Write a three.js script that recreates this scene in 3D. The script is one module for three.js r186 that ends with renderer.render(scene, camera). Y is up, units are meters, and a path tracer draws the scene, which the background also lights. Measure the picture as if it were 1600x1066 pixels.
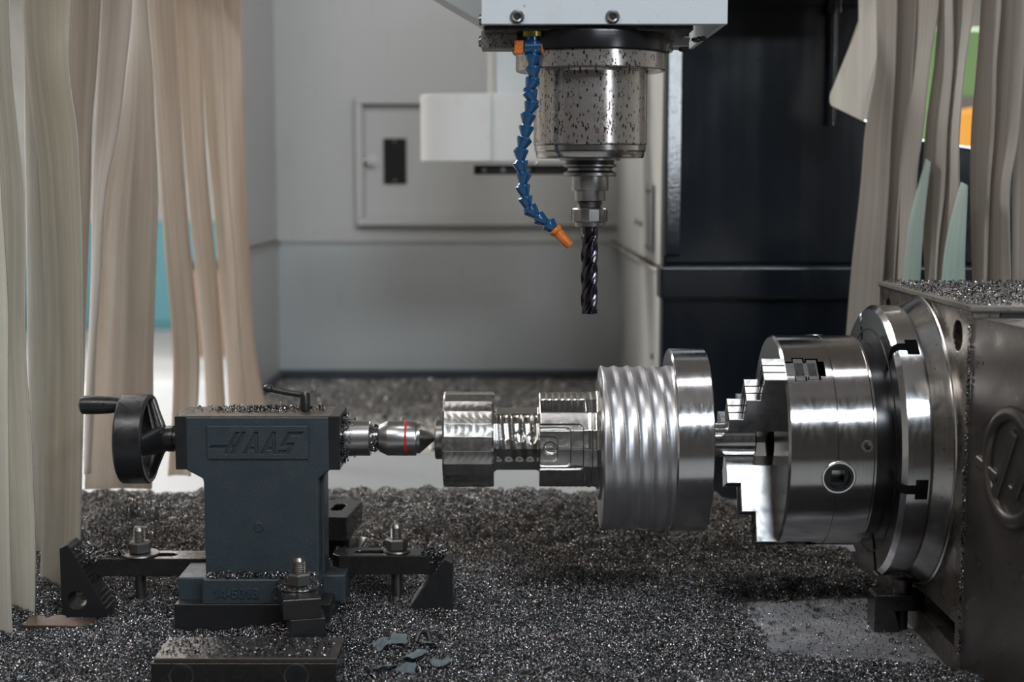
import * as THREE from 'three';
import { RoundedBoxGeometry } from 'three/addons/geometries/RoundedBoxGeometry.js';
import { TextGeometry } from 'three/addons/geometries/TextGeometry.js';
import { FontLoader } from 'three/addons/loaders/FontLoader.js';
import { mergeGeometries, toCreasedNormals } from 'three/addons/utils/BufferGeometryUtils.js';
import { ImprovedNoise } from 'three/addons/math/ImprovedNoise.js';
import { Brush, Evaluator, SUBTRACTION } from 'three-bvh-csg';
import { RectAreaLightUniformsLib } from 'three/addons/lights/RectAreaLightUniformsLib.js';

// One drawing unit of this script is U metres: shapes are drawn in it and scaled when they become meshes.
const U = 0.00152;
const scene = new THREE.Scene();
scene.background = new THREE.Color(0.02, 0.02, 0.022);

// ------------------------------------------------------------------ camera
const camera = new THREE.PerspectiveCamera(2 * Math.atan(533 / 2300) * 180 / Math.PI, 1600 / 1066, 0.05, 60);
camera.position.set(0, 351 * U, 1135 * U);
camera.rotation.set(-Math.atan(250 / 2300), 0, 0);
camera.focus = 1135 * U * 1.0;
camera.userData.fStop = 4.0;

const renderer = new THREE.WebGLRenderer();
renderer.toneMapping = THREE.LinearToneMapping;
renderer.toneMappingExposure = 1.0;
renderer.shadowMap.enabled = true;
RectAreaLightUniformsLib.init();

// ------------------------------------------------------------------ lights of the workshop
const V = (x, y, z) => new THREE.Vector3(x, y, z);
const lampShell = [];
function areaLamp(name, label, pos, look, w, h, color, power, glow, group) {
  const g = new THREE.Group();
  g.name = name; g.userData = { label, category: 'lamp' };
  if (group) g.userData.group = group;
  g.position.copy(pos); g.lookAt(look);
  const body = new THREE.Mesh(new RoundedBoxGeometry(w + 0.08, h + 0.08, 0.08, 2, 0.02), new THREE.MeshStandardMaterial({ color: 0xd8d8d6, roughness: 0.5 }));
  body.name = 'housing'; body.position.z = -0.055; g.add(body);
  const face = new THREE.Mesh(new THREE.BoxGeometry(w, h, 0.01), new THREE.MeshStandardMaterial({ color: 0xffffff, emissive: color, emissiveIntensity: glow }));
  face.name = 'lamp_diffuser'; face.position.z = -0.008; g.add(face);
  const l = new THREE.RectAreaLight(color, power, w, h);
  l.name = name; l.position.z = 0.004; l.rotation.y = Math.PI; g.add(l);
  scene.add(g); lampShell.push(g);
  return g;
}
// the key: a wide cool panel hung high ahead of the machine to the right; a tall one stands further right
const COOL = new THREE.Color(0.84, 0.92, 1.0), WARM = new THREE.Color(1.0, 0.97, 0.94);
areaLamp('work_light', 'wide cool white light panel hung high ahead of the machine', V(1.3, 2.55, 3.3), V(0.1, 0.2, 0), 1.9, 0.5, COOL, 26, 6);
areaLamp('work_light_001', 'tall narrow cool white light standing right of the machine front', V(3.1, 1.05, 4.2), V(0.1, 0.4, 0), 0.34, 0.95, COOL, 20, 6);
areaLamp('machine_lamp', 'slim lamp over the machine table inside the enclosure', V(0.38, 2.25, 0.2), V(0.38, 0, 0.2), 1.1, 0.22, new THREE.Color(0.95, 0.97, 1.0), 7, 5);
areaLamp('ceiling_lamp', 'ceiling lamp left in front of the machine', V(-1.3, 3.2, 2.4), V(-0.7, 0, 0), 1.8, 0.5, WARM, 13, 4);
[['ceiling lamp over the left aisle', -3.2, -3], ['ceiling lamp over the far left aisle', -3.2, -8], ['ceiling lamp over the right aisle', 3.4, -5]].forEach(([label, x, z], i) =>
  areaLamp('ceiling_lamp_00' + (i + 1), label, V(x, 3.4, z), V(x, 0, z), 2.4, 1.0, new THREE.Color(1.0, 0.98, 0.96), i === 0 ? 36 : 50, 4));

// ------------------------------------------------------------------ helpers
let seed = 7;
const rnd = () => { seed = (seed + 0x6d2b79f5) | 0; let t = Math.imul(seed ^ (seed >>> 15), 1 | seed); t = (t + Math.imul(t ^ (t >>> 7), 61 | t)) ^ t; return ((t ^ (t >>> 14)) >>> 0) / 4294967296; };
const rr = (a, b) => a + (b - a) * rnd();
const clamp = (x, a, b) => Math.min(b, Math.max(a, x));
const sstep = (a, b, x) => { const t = clamp((x - a) / (b - a), 0, 1); return t * t * (3 - 2 * t); };
const perlin = new ImprovedNoise();
const fbm = (x, y, z = 0, o = 4) => { let s = 0, a = 1, n = 0; for (let i = 0; i < o; i++) { s += a * perlin.noise(x, y, z + i * 7.3); n += a; a *= 0.5; x *= 2.03; y *= 2.03; } return s / n; };
const names = new Map();
const numbered = (n) => { const k = names.get(n) ?? 0; names.set(n, k + 1); return k ? n + '_' + String(k).padStart(3, '0') : n; };
function tag(o, label, category, group, kind) {
  if (label) o.userData.label = label;
  if (category) o.userData.category = category;
  if (group) o.userData.group = group;
  if (kind) o.userData.kind = kind;
  return o;
}
function thing(name, label, category, [x, y, z] = [0, 0, 0], group) {
  const g = new THREE.Group();
  g.name = numbered(name); g.position.set(x * U, y * U, z * U);
  scene.add(g);
  return tag(g, label, category, group);
}
function boxUV(g) {                       // uv in metres, by the way each face points
  g = g.index ? g.toNonIndexed() : g;
  const p = g.attributes.position, uv = new Float32Array(p.count * 2), a = V(), b = V(), c = V();
  for (let i = 0; i < p.count; i += 3) {
    a.fromBufferAttribute(p, i); b.fromBufferAttribute(p, i + 1); c.fromBufferAttribute(p, i + 2);
    const n = b.clone().sub(a).cross(c.clone().sub(a)); n.set(Math.abs(n.x), Math.abs(n.y), Math.abs(n.z));
    for (const [k, v] of [[0, a], [1, b], [2, c]]) {
      const [s, t] = n.x >= n.y && n.x >= n.z ? [v.z, v.y] : n.y >= n.z ? [v.x, v.z] : [v.x, v.y];
      uv[(i + k) * 2] = s; uv[(i + k) * 2 + 1] = t;
    }
  }
  g.setAttribute('uv', new THREE.BufferAttribute(uv, 2));
  return g;
}
// A mesh from geometry in drawing units; keepUV leaves uv that were already set in metres.
function part(name, geo, mat, parent = scene, label, keepUV) {
  if (!geo.userData.done) {
    geo.scale(U, U, U);
    if (!keepUV && !geo.userData.uvDone) geo = boxUV(geo);
    geo.userData.done = true;
  }
  const m = new THREE.Mesh(geo, mat);
  m.name = parent === scene ? numbered(name) : name;
  m.castShadow = m.receiveShadow = true;
  parent.add(m);
  if (label) m.userData.label = label;
  return m;
}
const box = (w, h, d, x = 0, y = 0, z = 0, r = 0.6) => new RoundedBoxGeometry(w, h, d, 2, Math.min(r, w / 2.05, h / 2.05, d / 2.05)).translate(x, y, z);
const range = (x0, x1, y0, y1, z0, z1, r) => box(x1 - x0, y1 - y0, z1 - z0, (x0 + x1) / 2, (y0 + y1) / 2, (z0 + z1) / 2, r);
// revolve [radius, along] pairs about x ('x'), y ('y') or z; uv in metres: around, along
function lathe(prof, axis = 'y', seg = 96, crease = 0.5) {
  let g = new THREE.LatheGeometry(prof.map(([r, s]) => new THREE.Vector2(Math.max(r, 1e-4), s)), seg);
  const p = g.attributes.position, uv = g.attributes.uv, rm = Math.max(...prof.map((q) => q[0]));
  let along = [0]; for (let i = 1; i < prof.length; i++) along.push(along[i - 1] + Math.hypot(prof[i][0] - prof[i - 1][0], prof[i][1] - prof[i - 1][1]));
  for (let i = 0; i < p.count; i++) uv.setXY(i, uv.getX(i) * 2 * Math.PI * rm * U, along[i % prof.length] * U);
  g.deleteAttribute('normal');
  g = toCreasedNormals(g, crease);
  if (axis === 'x') g.rotateZ(-Math.PI / 2);
  if (axis === 'z') g.rotateX(Math.PI / 2);
  g.userData.uvDone = true;
  return g;
}
const evaluator = new Evaluator(); evaluator.useGroups = false; evaluator.attributes = ['position', 'normal', 'uv'];
function cut(geo, tools) {                 // geometry less other geometries
  let a = new Brush(geo.index ? geo.toNonIndexed() : geo); a.updateMatrixWorld();
  for (const t of tools) { const b = new Brush(t.index ? t.toNonIndexed() : t); b.updateMatrixWorld(); a = evaluator.evaluate(a, b, SUBTRACTION); a.updateMatrixWorld(); }
  const g = a.geometry; g.userData = { uvDone: true };
  return g;
}
function extrude(pts, depth, bevel = 0.5, holes = [], curveSegments = 16) {
  const s = pts instanceof THREE.Shape ? pts : new THREE.Shape(pts.map(([x, y]) => new THREE.Vector2(x, y)));
  for (const h of holes) s.holes.push(h instanceof THREE.Path ? h : new THREE.Path(h.map(([x, y]) => new THREE.Vector2(x, y))));
  return new THREE.ExtrudeGeometry(s, { depth: depth - 2 * bevel, bevelEnabled: bevel > 0, bevelSize: bevel, bevelThickness: bevel, bevelOffset: -bevel, bevelSegments: 2, curveSegments }).translate(0, 0, bevel);
}
const circlePath = (x, y, r) => { const p = new THREE.Path(); p.absarc(x, y, r, 0, Math.PI * 2, true); return p; };
const tube = (pts, r, seg = 24, rad = 10) => new THREE.TubeGeometry(new THREE.CatmullRomCurve3(pts.map((p) => V(...p))), seg, r, rad);
// a surface r(theta, x) round the x axis with closed ends; theta 0 faces the camera, 90 degrees is up
function turned(x0, x1, nx, nt, rf, crease = 0.35) {
  const pos = [], uv = [], idx = [];
  for (let i = 0; i <= nx; i++) {
    const x = x0 + (x1 - x0) * i / nx;
    for (let j = 0; j <= nt; j++) {
      const t = j / nt * Math.PI * 2, r = rf(t > Math.PI ? t - 2 * Math.PI : t, x);
      pos.push(x, r * Math.sin(t), r * Math.cos(t)); uv.push(t * 40 * U, x * U);
    }
  }
  for (let i = 0; i < nx; i++) for (let j = 0; j < nt; j++) { const a = i * (nt + 1) + j, b = a + nt + 1; idx.push(a, a + 1, b, b, a + 1, b + 1); }
  for (const [i, x, flip] of [[0, x0, 1], [nx, x1, 0]]) {
    const c = pos.length / 3; pos.push(x, 0, 0); uv.push(0, 0);
    const o = c + 1; for (let j = 0; j <= nt; j++) { const k = (i * (nt + 1) + j) * 3; pos.push(pos[k], pos[k + 1], pos[k + 2]); uv.push(pos[k + 1] * U, pos[k + 2] * U); }
    for (let j = 0; j < nt; j++) flip ? idx.push(c, o + j + 1, o + j) : idx.push(c, o + j, o + j + 1);
  }
  let g = new THREE.BufferGeometry();
  g.setAttribute('position', new THREE.Float32BufferAttribute(pos, 3)); g.setAttribute('uv', new THREE.Float32BufferAttribute(uv, 2)); g.setIndex(idx);
  g = toCreasedNormals(g, crease); g.userData.uvDone = true;
  return g;
}

// ------------------------------------------------------------------ textures
function dataTex(n, fn, srgb, rep = 1) {
  const d = new Uint8Array(n * n * 4);
  for (let y = 0; y < n; y++) for (let x = 0; x < n; x++) { const c = fn(x / n, y / n, x, y); for (let k = 0; k < 3; k++) d[(y * n + x) * 4 + k] = clamp(c[k] ?? c[0], 0, 1) * 255; d[(y * n + x) * 4 + 3] = 255; }
  const t = new THREE.DataTexture(d, n, n, THREE.RGBAFormat);
  t.wrapS = t.wrapT = THREE.RepeatWrapping; t.magFilter = THREE.LinearFilter; t.minFilter = THREE.LinearMipmapLinearFilter; t.generateMipmaps = true;
  if (srgb) t.colorSpace = THREE.SRGBColorSpace;
  t.repeat.set(rep, rep); t.needsUpdate = true;
  return t;
}
const rep = (t, sx, sy = sx) => { const c = t.clone(); c.repeat.set(sx, sy); c.needsUpdate = true; return c; };
// tileable noise
const tileN = (u, v, f, s = 0, o = 3) => { let r = 0, a = 1, n = 0; for (let i = 0; i < o; i++) { const A = u * 2 * Math.PI, B = v * 2 * Math.PI, R = f / 6.283; r += a * perlin.noise(Math.cos(A) * R + s, Math.sin(A) * R + Math.cos(B) * R * 1.01 + s * 2, Math.sin(B) * R + s * 3); n += a; a *= 0.55; f *= 2.1; } return r / n; };
const rows = Array.from({ length: 512 }, () => rnd());
const T = {};
T.grain = dataTex(512, (u, v) => { const g = 0.5 + 0.75 * tileN(u, v, 60, 1, 3) + 0.1 * (rnd() - 0.5); return [g]; });
T.turn = dataTex(512, (u, v, x, y) => [0.35 + 0.4 * rows[y] + 0.12 * rnd() + 0.2 * tileN(u, v, 6, 4, 2)]);
T.turnRough = dataTex(512, (u, v, x, y) => [0, 0.8 + 0.28 * (rows[(y * 7) % 512] - 0.5) + 0.45 * tileN(u, v, 5, 9, 3), 0]);
T.blotch = dataTex(512, (u, v) => { const n = tileN(u, v, 5, 2, 5), m = tileN(u, v, 34, 6, 3); const g = 0.93 + 0.13 * n + 0.06 * m; return [g, g * 0.995, g * 0.98]; }, true);
T.wear = dataTex(512, (u, v) => { const n = tileN(u, v, 7, 12, 5), s = tileN(u, v, 46, 16, 2); const k = s > 0.34 ? 0.5 : 1; const g = (0.9 + 0.25 * n) * k; return [g, g * 0.97, g * 0.94]; }, true);
T.wearRough = dataTex(512, (u, v) => [0, 0.85 + 0.55 * tileN(u, v, 8, 21, 4), 0]);
T.smear = dataTex(512, (u, v) => [0, 0.75 + 0.5 * tileN(u * 1, v * 0 + 0.3, 10, 31, 4) + 0.5 * tileN(u, v, 4, 33, 4), 0]);
T.specks = dataTex(1024, (u, v) => { const n = tileN(u, v, 8, 41, 3); let g = 1; return [g + n * 0.12, g + n * 0.11, g + n * 0.1]; }, true);
function canvasTex(w, h, draw, srgb = true) {
  const c = document.createElement('canvas'); c.width = w; c.height = h; draw(c.getContext('2d'), w, h);
  const t = new THREE.CanvasTexture(c); t.wrapS = t.wrapT = THREE.RepeatWrapping; if (srgb) t.colorSpace = THREE.SRGBColorSpace; return t;
}
// dried coolant specks and run marks on the spindle nose, dark dots that are longer down than across
T.spindle = canvasTex(1024, 1024, (g, w, h) => {
  g.fillStyle = '#bab6b4'; g.fillRect(0, 0, w, h);
  for (let i = 0; i < 3000; i++) { const x = rnd() * w, y = rnd() * h, d = 0.5 + 0.5 * perlin.noise(x / 130, y / 150, 3.3); if (rnd() > d * 1.1) continue; const r = 1.6 + 5.5 * rnd() ** 2.5, l = r * (1.1 + 1.8 * rnd()); g.fillStyle = `rgba(${38 + 20 * rnd()},${30 + 14 * rnd()},${26 + 10 * rnd()},${0.45 + 0.5 * rnd()})`; g.beginPath(); g.ellipse(x, y, r, l, 0.25 * (rnd() - 0.5), 0, 7); g.fill(); }
  for (let i = 0; i < 26; i++) { const x = rnd() * w, y = rnd() * h * 0.7; g.strokeStyle = `rgba(60,44,36,${0.12 + 0.2 * rnd()})`; g.lineWidth = 1.5 + 3 * rnd(); g.beginPath(); g.moveTo(x, y); g.bezierCurveTo(x + 6, y + 60, x - 8, y + 140, x + 5 * rnd(), y + 120 + 160 * rnd()); g.stroke(); }
});
T.runs = canvasTex(1024, 512, (g, w, h) => {   // whitish dried coolant runs and scratches on bright steel
  g.fillStyle = '#cfcdcb'; g.fillRect(0, 0, w, h);
  for (let i = 0; i < 260; i++) { const x = rnd() * w, y = rnd() * h; g.strokeStyle = `rgba(255,255,255,${0.1 + 0.2 * rnd()})`; g.lineWidth = 0.6; g.beginPath(); g.moveTo(x, y); g.lineTo(x + 60 * (rnd() - 0.5), y + 24 * (rnd() - 0.5)); g.stroke(); }
  for (let i = 0; i < 500; i++) { g.fillStyle = `rgba(70,60,52,${0.2 + 0.4 * rnd()})`; g.beginPath(); g.arc(rnd() * w, rnd() * h, 0.5 + 1.4 * rnd() ** 2, 0, 7); g.fill(); }
});
const wrapped = (w, h, f) => { for (const dx of [0, -w]) for (const dy of [0, -h]) f(dx, dy); };
T.spots = canvasTex(1024, 1024, (g, w, h) => {   // rust dots in loose clusters
  g.fillStyle = '#f4f2f0'; g.fillRect(0, 0, w, h);
  for (let i = 0; i < 2400; i++) { const x = rnd() * w, y = rnd() * h; if (rnd() > 0.15 + 1.3 * Math.max(0, perlin.noise(x / 120, y / 120, 8.8))) continue; g.fillStyle = `rgba(${64 + 30 * rnd()},${48 + 18 * rnd()},${36 + 10 * rnd()},${0.3 + 0.6 * rnd()})`; g.beginPath(); g.ellipse(x, y, 1 + 4 * rnd() ** 3, 1 + 4 * rnd() ** 3, 0, 0, 7); g.fill(); }
});
T.vinyl = canvasTex(1024, 1024, (g, w, h) => {  // stained strip-curtain vinyl: long brownish and milky runs, specks
  g.fillStyle = '#f2eee8'; g.fillRect(0, 0, w, h);
  for (let i = 0; i < 520; i++) {
    const x = rnd() * w, y = rnd() * h, l = 120 + 520 * rnd(), k = rnd(), q = 0.012 + 0.028 * rnd(), lw = 10 + 60 * rnd() ** 2, sx = 30 * (rnd() - 0.5);
    g.strokeStyle = k < 0.5 ? `rgba(150,112,84,${q})` : k < 0.8 ? `rgba(255,252,248,${q * 1.5})` : `rgba(110,104,100,${q})`; g.lineWidth = lw; g.lineCap = 'round';
    wrapped(w, h, (dx, dy) => { g.beginPath(); g.moveTo(x + dx, y + dy); g.lineTo(x + sx + dx, y + l + dy); g.stroke(); });
  }
  for (let i = 0; i < 900; i++) { g.fillStyle = `rgba(80,66,54,${0.12 + 0.3 * rnd()})`; g.beginPath(); g.ellipse(rnd() * w, rnd() * h, 0.5 + 1.6 * rnd() ** 3, 0.6 + 2.4 * rnd() ** 3, 0, 0, 7); g.fill(); }
});
T.paint = canvasTex(1024, 1024, (g, w, h) => {  // painted sheet steel with small dirt specks and faint splashes
  g.fillStyle = '#fbfbfa'; g.fillRect(0, 0, w, h);
  for (let i = 0; i < 500; i++) { g.fillStyle = `rgba(70,60,50,${0.08 + 0.25 * rnd()})`; g.beginPath(); g.ellipse(rnd() * w, rnd() * h, 0.6 + 3 * rnd() ** 4, 0.6 + 4 * rnd() ** 4, 0, 0, 7); g.fill(); }
  for (let i = 0; i < 30; i++) { const x = rnd() * w, y = rnd() * h, l = 30 + 120 * rnd(); g.strokeStyle = `rgba(96,84,68,${0.01 + 0.016 * rnd()})`; g.lineWidth = 8 + 40 * rnd(); g.lineCap = 'round'; wrapped(w, h, (dx, dy) => { g.beginPath(); g.moveTo(x + dx, y + dy); g.lineTo(x + dx, y + l + dy); g.stroke(); }); }
});

// ------------------------------------------------------------------ materials
const std = (o) => new THREE.MeshPhysicalMaterial(o);
const lin = (r, g, b) => new THREE.Color(r, g, b);
const M = {
  turnedSteel: std({ color: lin(0.54, 0.54, 0.55), metalness: 1, roughness: 0.19, roughnessMap: rep(T.turnRough, 12, 30), bumpMap: rep(T.turn, 2, 34), bumpScale: 0.00004 }),
  chuckSteel: std({ color: lin(0.62, 0.62, 0.63), map: rep(T.runs, 5, 10), metalness: 1, roughness: 0.17, roughnessMap: rep(T.turnRough, 10, 26), bumpMap: rep(T.turn, 2, 30), bumpScale: 0.00003 }),
  castGrey: std({ color: lin(0.5, 0.48, 0.47), map: rep(T.spindle, 8, 8), metalness: 0.2, roughness: 0.45 }),
  navyGloss: std({ color: lin(0.006, 0.0085, 0.012), roughness: 0.14, roughnessMap: rep(T.smear, 3, 2), bumpMap: rep(T.grain, 4), bumpScale: 0.0001 }),
  satinSteel: std({ color: lin(0.45, 0.45, 0.45), metalness: 1, roughness: 0.28, bumpMap: rep(T.turn, 2, 40), bumpScale: 0.00001 }),
  milledSteel: std({ color: lin(0.58, 0.575, 0.575), map: rep(T.blotch, 16), metalness: 1, roughness: 0.27, roughnessMap: rep(T.turnRough, 22, 22), bumpMap: rep(T.grain, 30), bumpScale: 0.00006 }),
  rippledSteel: std({ color: lin(0.58, 0.58, 0.6), metalness: 1, roughness: 0.36, bumpMap: rep(T.grain, 60), bumpScale: 0.00002 }),
  groundSteel: std({ color: lin(0.66, 0.66, 0.66), metalness: 1, roughness: 0.2, roughnessMap: rep(T.wearRough, 14), bumpMap: rep(T.grain, 40), bumpScale: 0.00002 }),
  jawSteel: std({ color: lin(0.6, 0.6, 0.6), metalness: 1, roughness: 0.22, roughnessMap: rep(T.wearRough, 14) }),
  spottedSteel: std({ color: lin(0.46, 0.455, 0.45), map: rep(T.spots, 5), metalness: 1, roughness: 0.27, roughnessMap: rep(T.turnRough, 12, 12), bumpMap: rep(T.turn, 2, 16), bumpScale: 0.00003 }),
  spindleSteel: std({ color: lin(0.72, 0.7, 0.68), map: rep(T.spindle, 5.5, 6), metalness: 0.75, roughness: 0.27, roughnessMap: rep(T.turnRough, 5, 14), bumpMap: rep(T.turn, 2, 20), bumpScale: 0.00002 }),
  holderSteel: std({ color: lin(0.3, 0.29, 0.29), metalness: 1, roughness: 0.3, bumpMap: rep(T.turn, 2, 30), bumpScale: 0.00003 }),
  nutSteel: std({ color: lin(0.25, 0.245, 0.245), metalness: 1, roughness: 0.32, bumpMap: rep(T.grain, 30), bumpScale: 0.00004 }),
  carbide: std({ color: lin(0.075, 0.068, 0.085), metalness: 1, roughness: 0.24, roughnessMap: rep(T.wearRough, 30) }),
  blackOxide: std({ color: lin(0.018, 0.018, 0.019), metalness: 0.3, roughness: 0.42, roughnessMap: rep(T.wearRough, 12), bumpMap: rep(T.grain, 16), bumpScale: 0.00006 }),
  oilyBlack: std({ color: lin(0.05, 0.047, 0.046), metalness: 0.75, roughness: 0.3, roughnessMap: rep(T.wearRough, 14), bumpMap: rep(T.grain, 12), bumpScale: 0.00005 }),
  blackPlastic: std({ color: lin(0.012, 0.012, 0.013), roughness: 0.38, roughnessMap: rep(T.wearRough, 14), bumpMap: rep(T.grain, 18), bumpScale: 0.00008 }),
  matteBlack: std({ color: lin(0.008, 0.008, 0.008), roughness: 0.85 }),
  blackRing: std({ color: lin(0.02, 0.02, 0.022), metalness: 0.6, roughness: 0.22, bumpMap: rep(T.turn, 2, 24), bumpScale: 0.00003 }),
  studSteel: std({ color: lin(0.22, 0.21, 0.2), metalness: 1, roughness: 0.36, bumpMap: rep(T.grain, 30), bumpScale: 0.00005 }),
  castBlue: std({ color: lin(0.026, 0.036, 0.043), roughness: 0.46, roughnessMap: rep(T.wearRough, 10), bumpMap: rep(T.grain, 11), bumpScale: 0.0004 }),
  castTop: std({ color: lin(0.17, 0.145, 0.125), metalness: 0.7, roughness: 0.4, map: rep(T.wear, 12), bumpMap: rep(T.grain, 14), bumpScale: 0.0001 }),
  bodyPlate: std({ color: lin(0.24, 0.22, 0.2), map: rep(T.wear, 5), metalness: 0.85, roughness: 0.36, roughnessMap: rep(T.wearRough, 5), bumpMap: rep(T.grain, 10), bumpScale: 0.00005 }),
  bodyCover: std({ color: lin(0.1, 0.09, 0.085), map: rep(T.blotch, 4), metalness: 0.65, roughness: 0.38, roughnessMap: rep(T.wearRough, 4), bumpMap: rep(T.grain, 10), bumpScale: 0.00005 }),
  topPlate: std({ color: lin(0.2, 0.19, 0.18), map: rep(T.wear, 8), metalness: 0.4, roughness: 0.5, bumpMap: rep(T.grain, 12), bumpScale: 0.0001 }),
  wallLow: std({ color: lin(0.47, 0.495, 0.505), map: rep(T.paint, 1.6), roughness: 0.42, bumpMap: rep(T.grain, 8), bumpScale: 0.00008 }),
  wall: std({ color: lin(0.5, 0.5, 0.495), map: rep(T.paint, 1.6), roughness: 0.42, bumpMap: rep(T.grain, 8), bumpScale: 0.00008 }),
  wallSide: std({ color: lin(0.56, 0.555, 0.53), map: rep(T.paint, 2.2), roughness: 0.42, bumpMap: rep(T.grain, 8), bumpScale: 0.00008 }),
  white: std({ color: lin(0.52, 0.55, 0.58), map: rep(T.paint, 2.4), roughness: 0.36, bumpMap: rep(T.grain, 10), bumpScale: 0.00005 }),
  drum: std({ color: lin(0.62, 0.62, 0.61), map: rep(T.paint, 2), roughness: 0.42, bumpMap: rep(T.grain, 9), bumpScale: 0.00006 }),
  navy: std({ color: lin(0.006, 0.0085, 0.012), roughness: 0.26, roughnessMap: rep(T.smear, 2.2, 1.4), bumpMap: rep(T.grain, 4), bumpScale: 0.00012 }),
  tray: std({ color: lin(0.34, 0.35, 0.36), map: rep(T.paint, 2.4), roughness: 0.45 }),
  darkTrim: std({ color: lin(0.05, 0.06, 0.075), roughness: 0.4 }),
  table: std({ color: lin(0.41, 0.44, 0.5), map: rep(T.wear, 4), metalness: 0.25, roughness: 0.42, roughnessMap: rep(T.wearRough, 6), bumpMap: rep(T.grain, 12), bumpScale: 0.0001 }),
  heap: std({ color: lin(0.03, 0.03, 0.032), metalness: 0.6, roughness: 0.5, bumpMap: rep(T.grain, 8), bumpScale: 0.003 }),
  chip: std({ color: 0xffffff, metalness: 1, roughness: 0.26 }),
  hose: std({ color: lin(0.003, 0.05, 0.13), roughness: 0.22, clearcoat: 0.5, clearcoatRoughness: 0.15, bumpMap: rep(T.grain, 16), bumpScale: 0.00004 }),
  orange: std({ color: lin(0.75, 0.2, 0.025), roughness: 0.35, map: rep(T.wear, 10) }),
  brass: std({ color: lin(0.42, 0.4, 0.1), metalness: 0.8, roughness: 0.35, map: rep(T.wear, 14) }),
  red: std({ color: lin(0.5, 0.012, 0.016), roughness: 0.35 }),
  rust: std({ color: lin(0.11, 0.075, 0.055), map: rep(T.wear, 10), metalness: 0.5, roughness: 0.5, bumpMap: rep(T.grain, 14), bumpScale: 0.0002 }),
  rag: std({ color: lin(0.14, 0.19, 0.22), map: rep(T.blotch, 10), roughness: 0.75, transmission: 0.3, side: THREE.DoubleSide }),
  shopWall: std({ color: lin(0.8, 0.79, 0.77), roughness: 0.8, map: rep(T.blotch, 0.4) }),
  frontWall: std({ color: lin(0.14, 0.13, 0.125), roughness: 0.8, map: rep(T.blotch, 0.4) }),
  shopFloor: std({ color: lin(0.42, 0.43, 0.44), roughness: 0.75, specularIntensity: 0.3, map: rep(T.blotch, 0.5) }),
  shopCeil: std({ color: lin(0.26, 0.23, 0.21), roughness: 0.9 }),
  teal: std({ color: lin(0.1, 0.27, 0.31), roughness: 0.5 }),
  brownBox: std({ color: lin(0.2, 0.13, 0.09), roughness: 0.7 }),
  green: std({ color: lin(0.24, 0.48, 0.2), roughness: 0.45 }),
  amber: std({ color: lin(0.85, 0.36, 0.02), roughness: 0.5 }),
  gray: std({ color: lin(0.22, 0.23, 0.24), roughness: 0.5 }),
};
const vinylOf = (r, g, b, tr = 0.55, ro = 0.8) => std({ color: lin(r, g, b), map: rep(T.vinyl, 4.5, 1.1), transmission: tr, roughness: ro, thickness: 0, ior: 1.45, bumpMap: rep(T.grain, 6, 1), bumpScale: 0.0001 });

// ------------------------------------------------------------------ the shop round the machine (walls, floor and ceiling have thickness)
{
  const S = (name, x0, x1, y0, y1, z0, z1, m) => {
    const k = part(name, new THREE.BoxGeometry((x1 - x0) / U, (y1 - y0) / U, (z1 - z0) / U).translate((x0 + x1) / 2 / U, (y0 + y1) / 2 / U, (z0 + z1) / 2 / U), m);
    return tag(k, null, null, null, 'structure');
  };
  S('floor', -8, 8, -1.1, -0.92, -15, 5.4, M.shopFloor);
  S('ceiling', -8, 8, 3.6, 3.8, -15, 5.4, M.shopCeil);
  S('wall_back', -8, 8, -0.92, 3.6, -15, -14.8, M.shopWall);
  S('wall_front', -8, 8, -0.92, 3.6, 5.2, 5.4, M.frontWall);
  S('wall_west', -8, -7.8, -0.92, 3.6, -15, 6, M.shopWall);
  S('wall_east', 7.8, 8, -0.92, 3.6, -15, 6, M.shopWall);
}

// ------------------------------------------------------------------ machine enclosure
const str = (name, geo, m, label) => tag(part(name, geo, m), label, null, null, 'structure');
str('wall_rear', range(-470, 300, 244.6, 900, -1520, -1488, 1), M.wall);
str('wall_rear_lower', range(-470, 300, -40, 243.5, -1520, -1490, 1), M.wallLow);
str('wall_left', range(-440, -417.5, -40, 900, -1488, -1165, 1), M.wall);
str('trim_1', range(-418, 240, 242.6, 244.6, -1490, -1484, 0.6), M.wallSide);            // folded seam across the rear wall
str('trim_2', range(-418, -410, 242.6, 244.6, -1484, -1170, 0.6), M.wallSide);
str('trim_3', range(-417, 250, 1, 14, -1488, -1478, 1), M.darkTrim);                       // dark strip at the foot of the rear wall
str('trim_4', range(-417, -408, 1, 12, -1478, -1180, 1), M.darkTrim);
{ // right side wall, running slightly inwards towards the door frame
  const quad = (x0, z0, x1, z1, y0, y1, t) => extrude([[x0, -z0], [x1, -z1], [x1 + t, -z1], [x0 + t, -z0]], y1 - y0, 0.4).rotateX(-Math.PI / 2).translate(0, y0, 0);
  str('wall_right', quad(184, -1490, 182, -640, 244.6, 900, 16), M.wallSide);
  str('wall_right_lower', quad(192, -1490, 178, -640, -40, 240, 16), M.wallSide);
  str('trim_5', quad(172, -1488, 174, -640, 242, 244.6, 18), M.wallSide);
}
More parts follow.
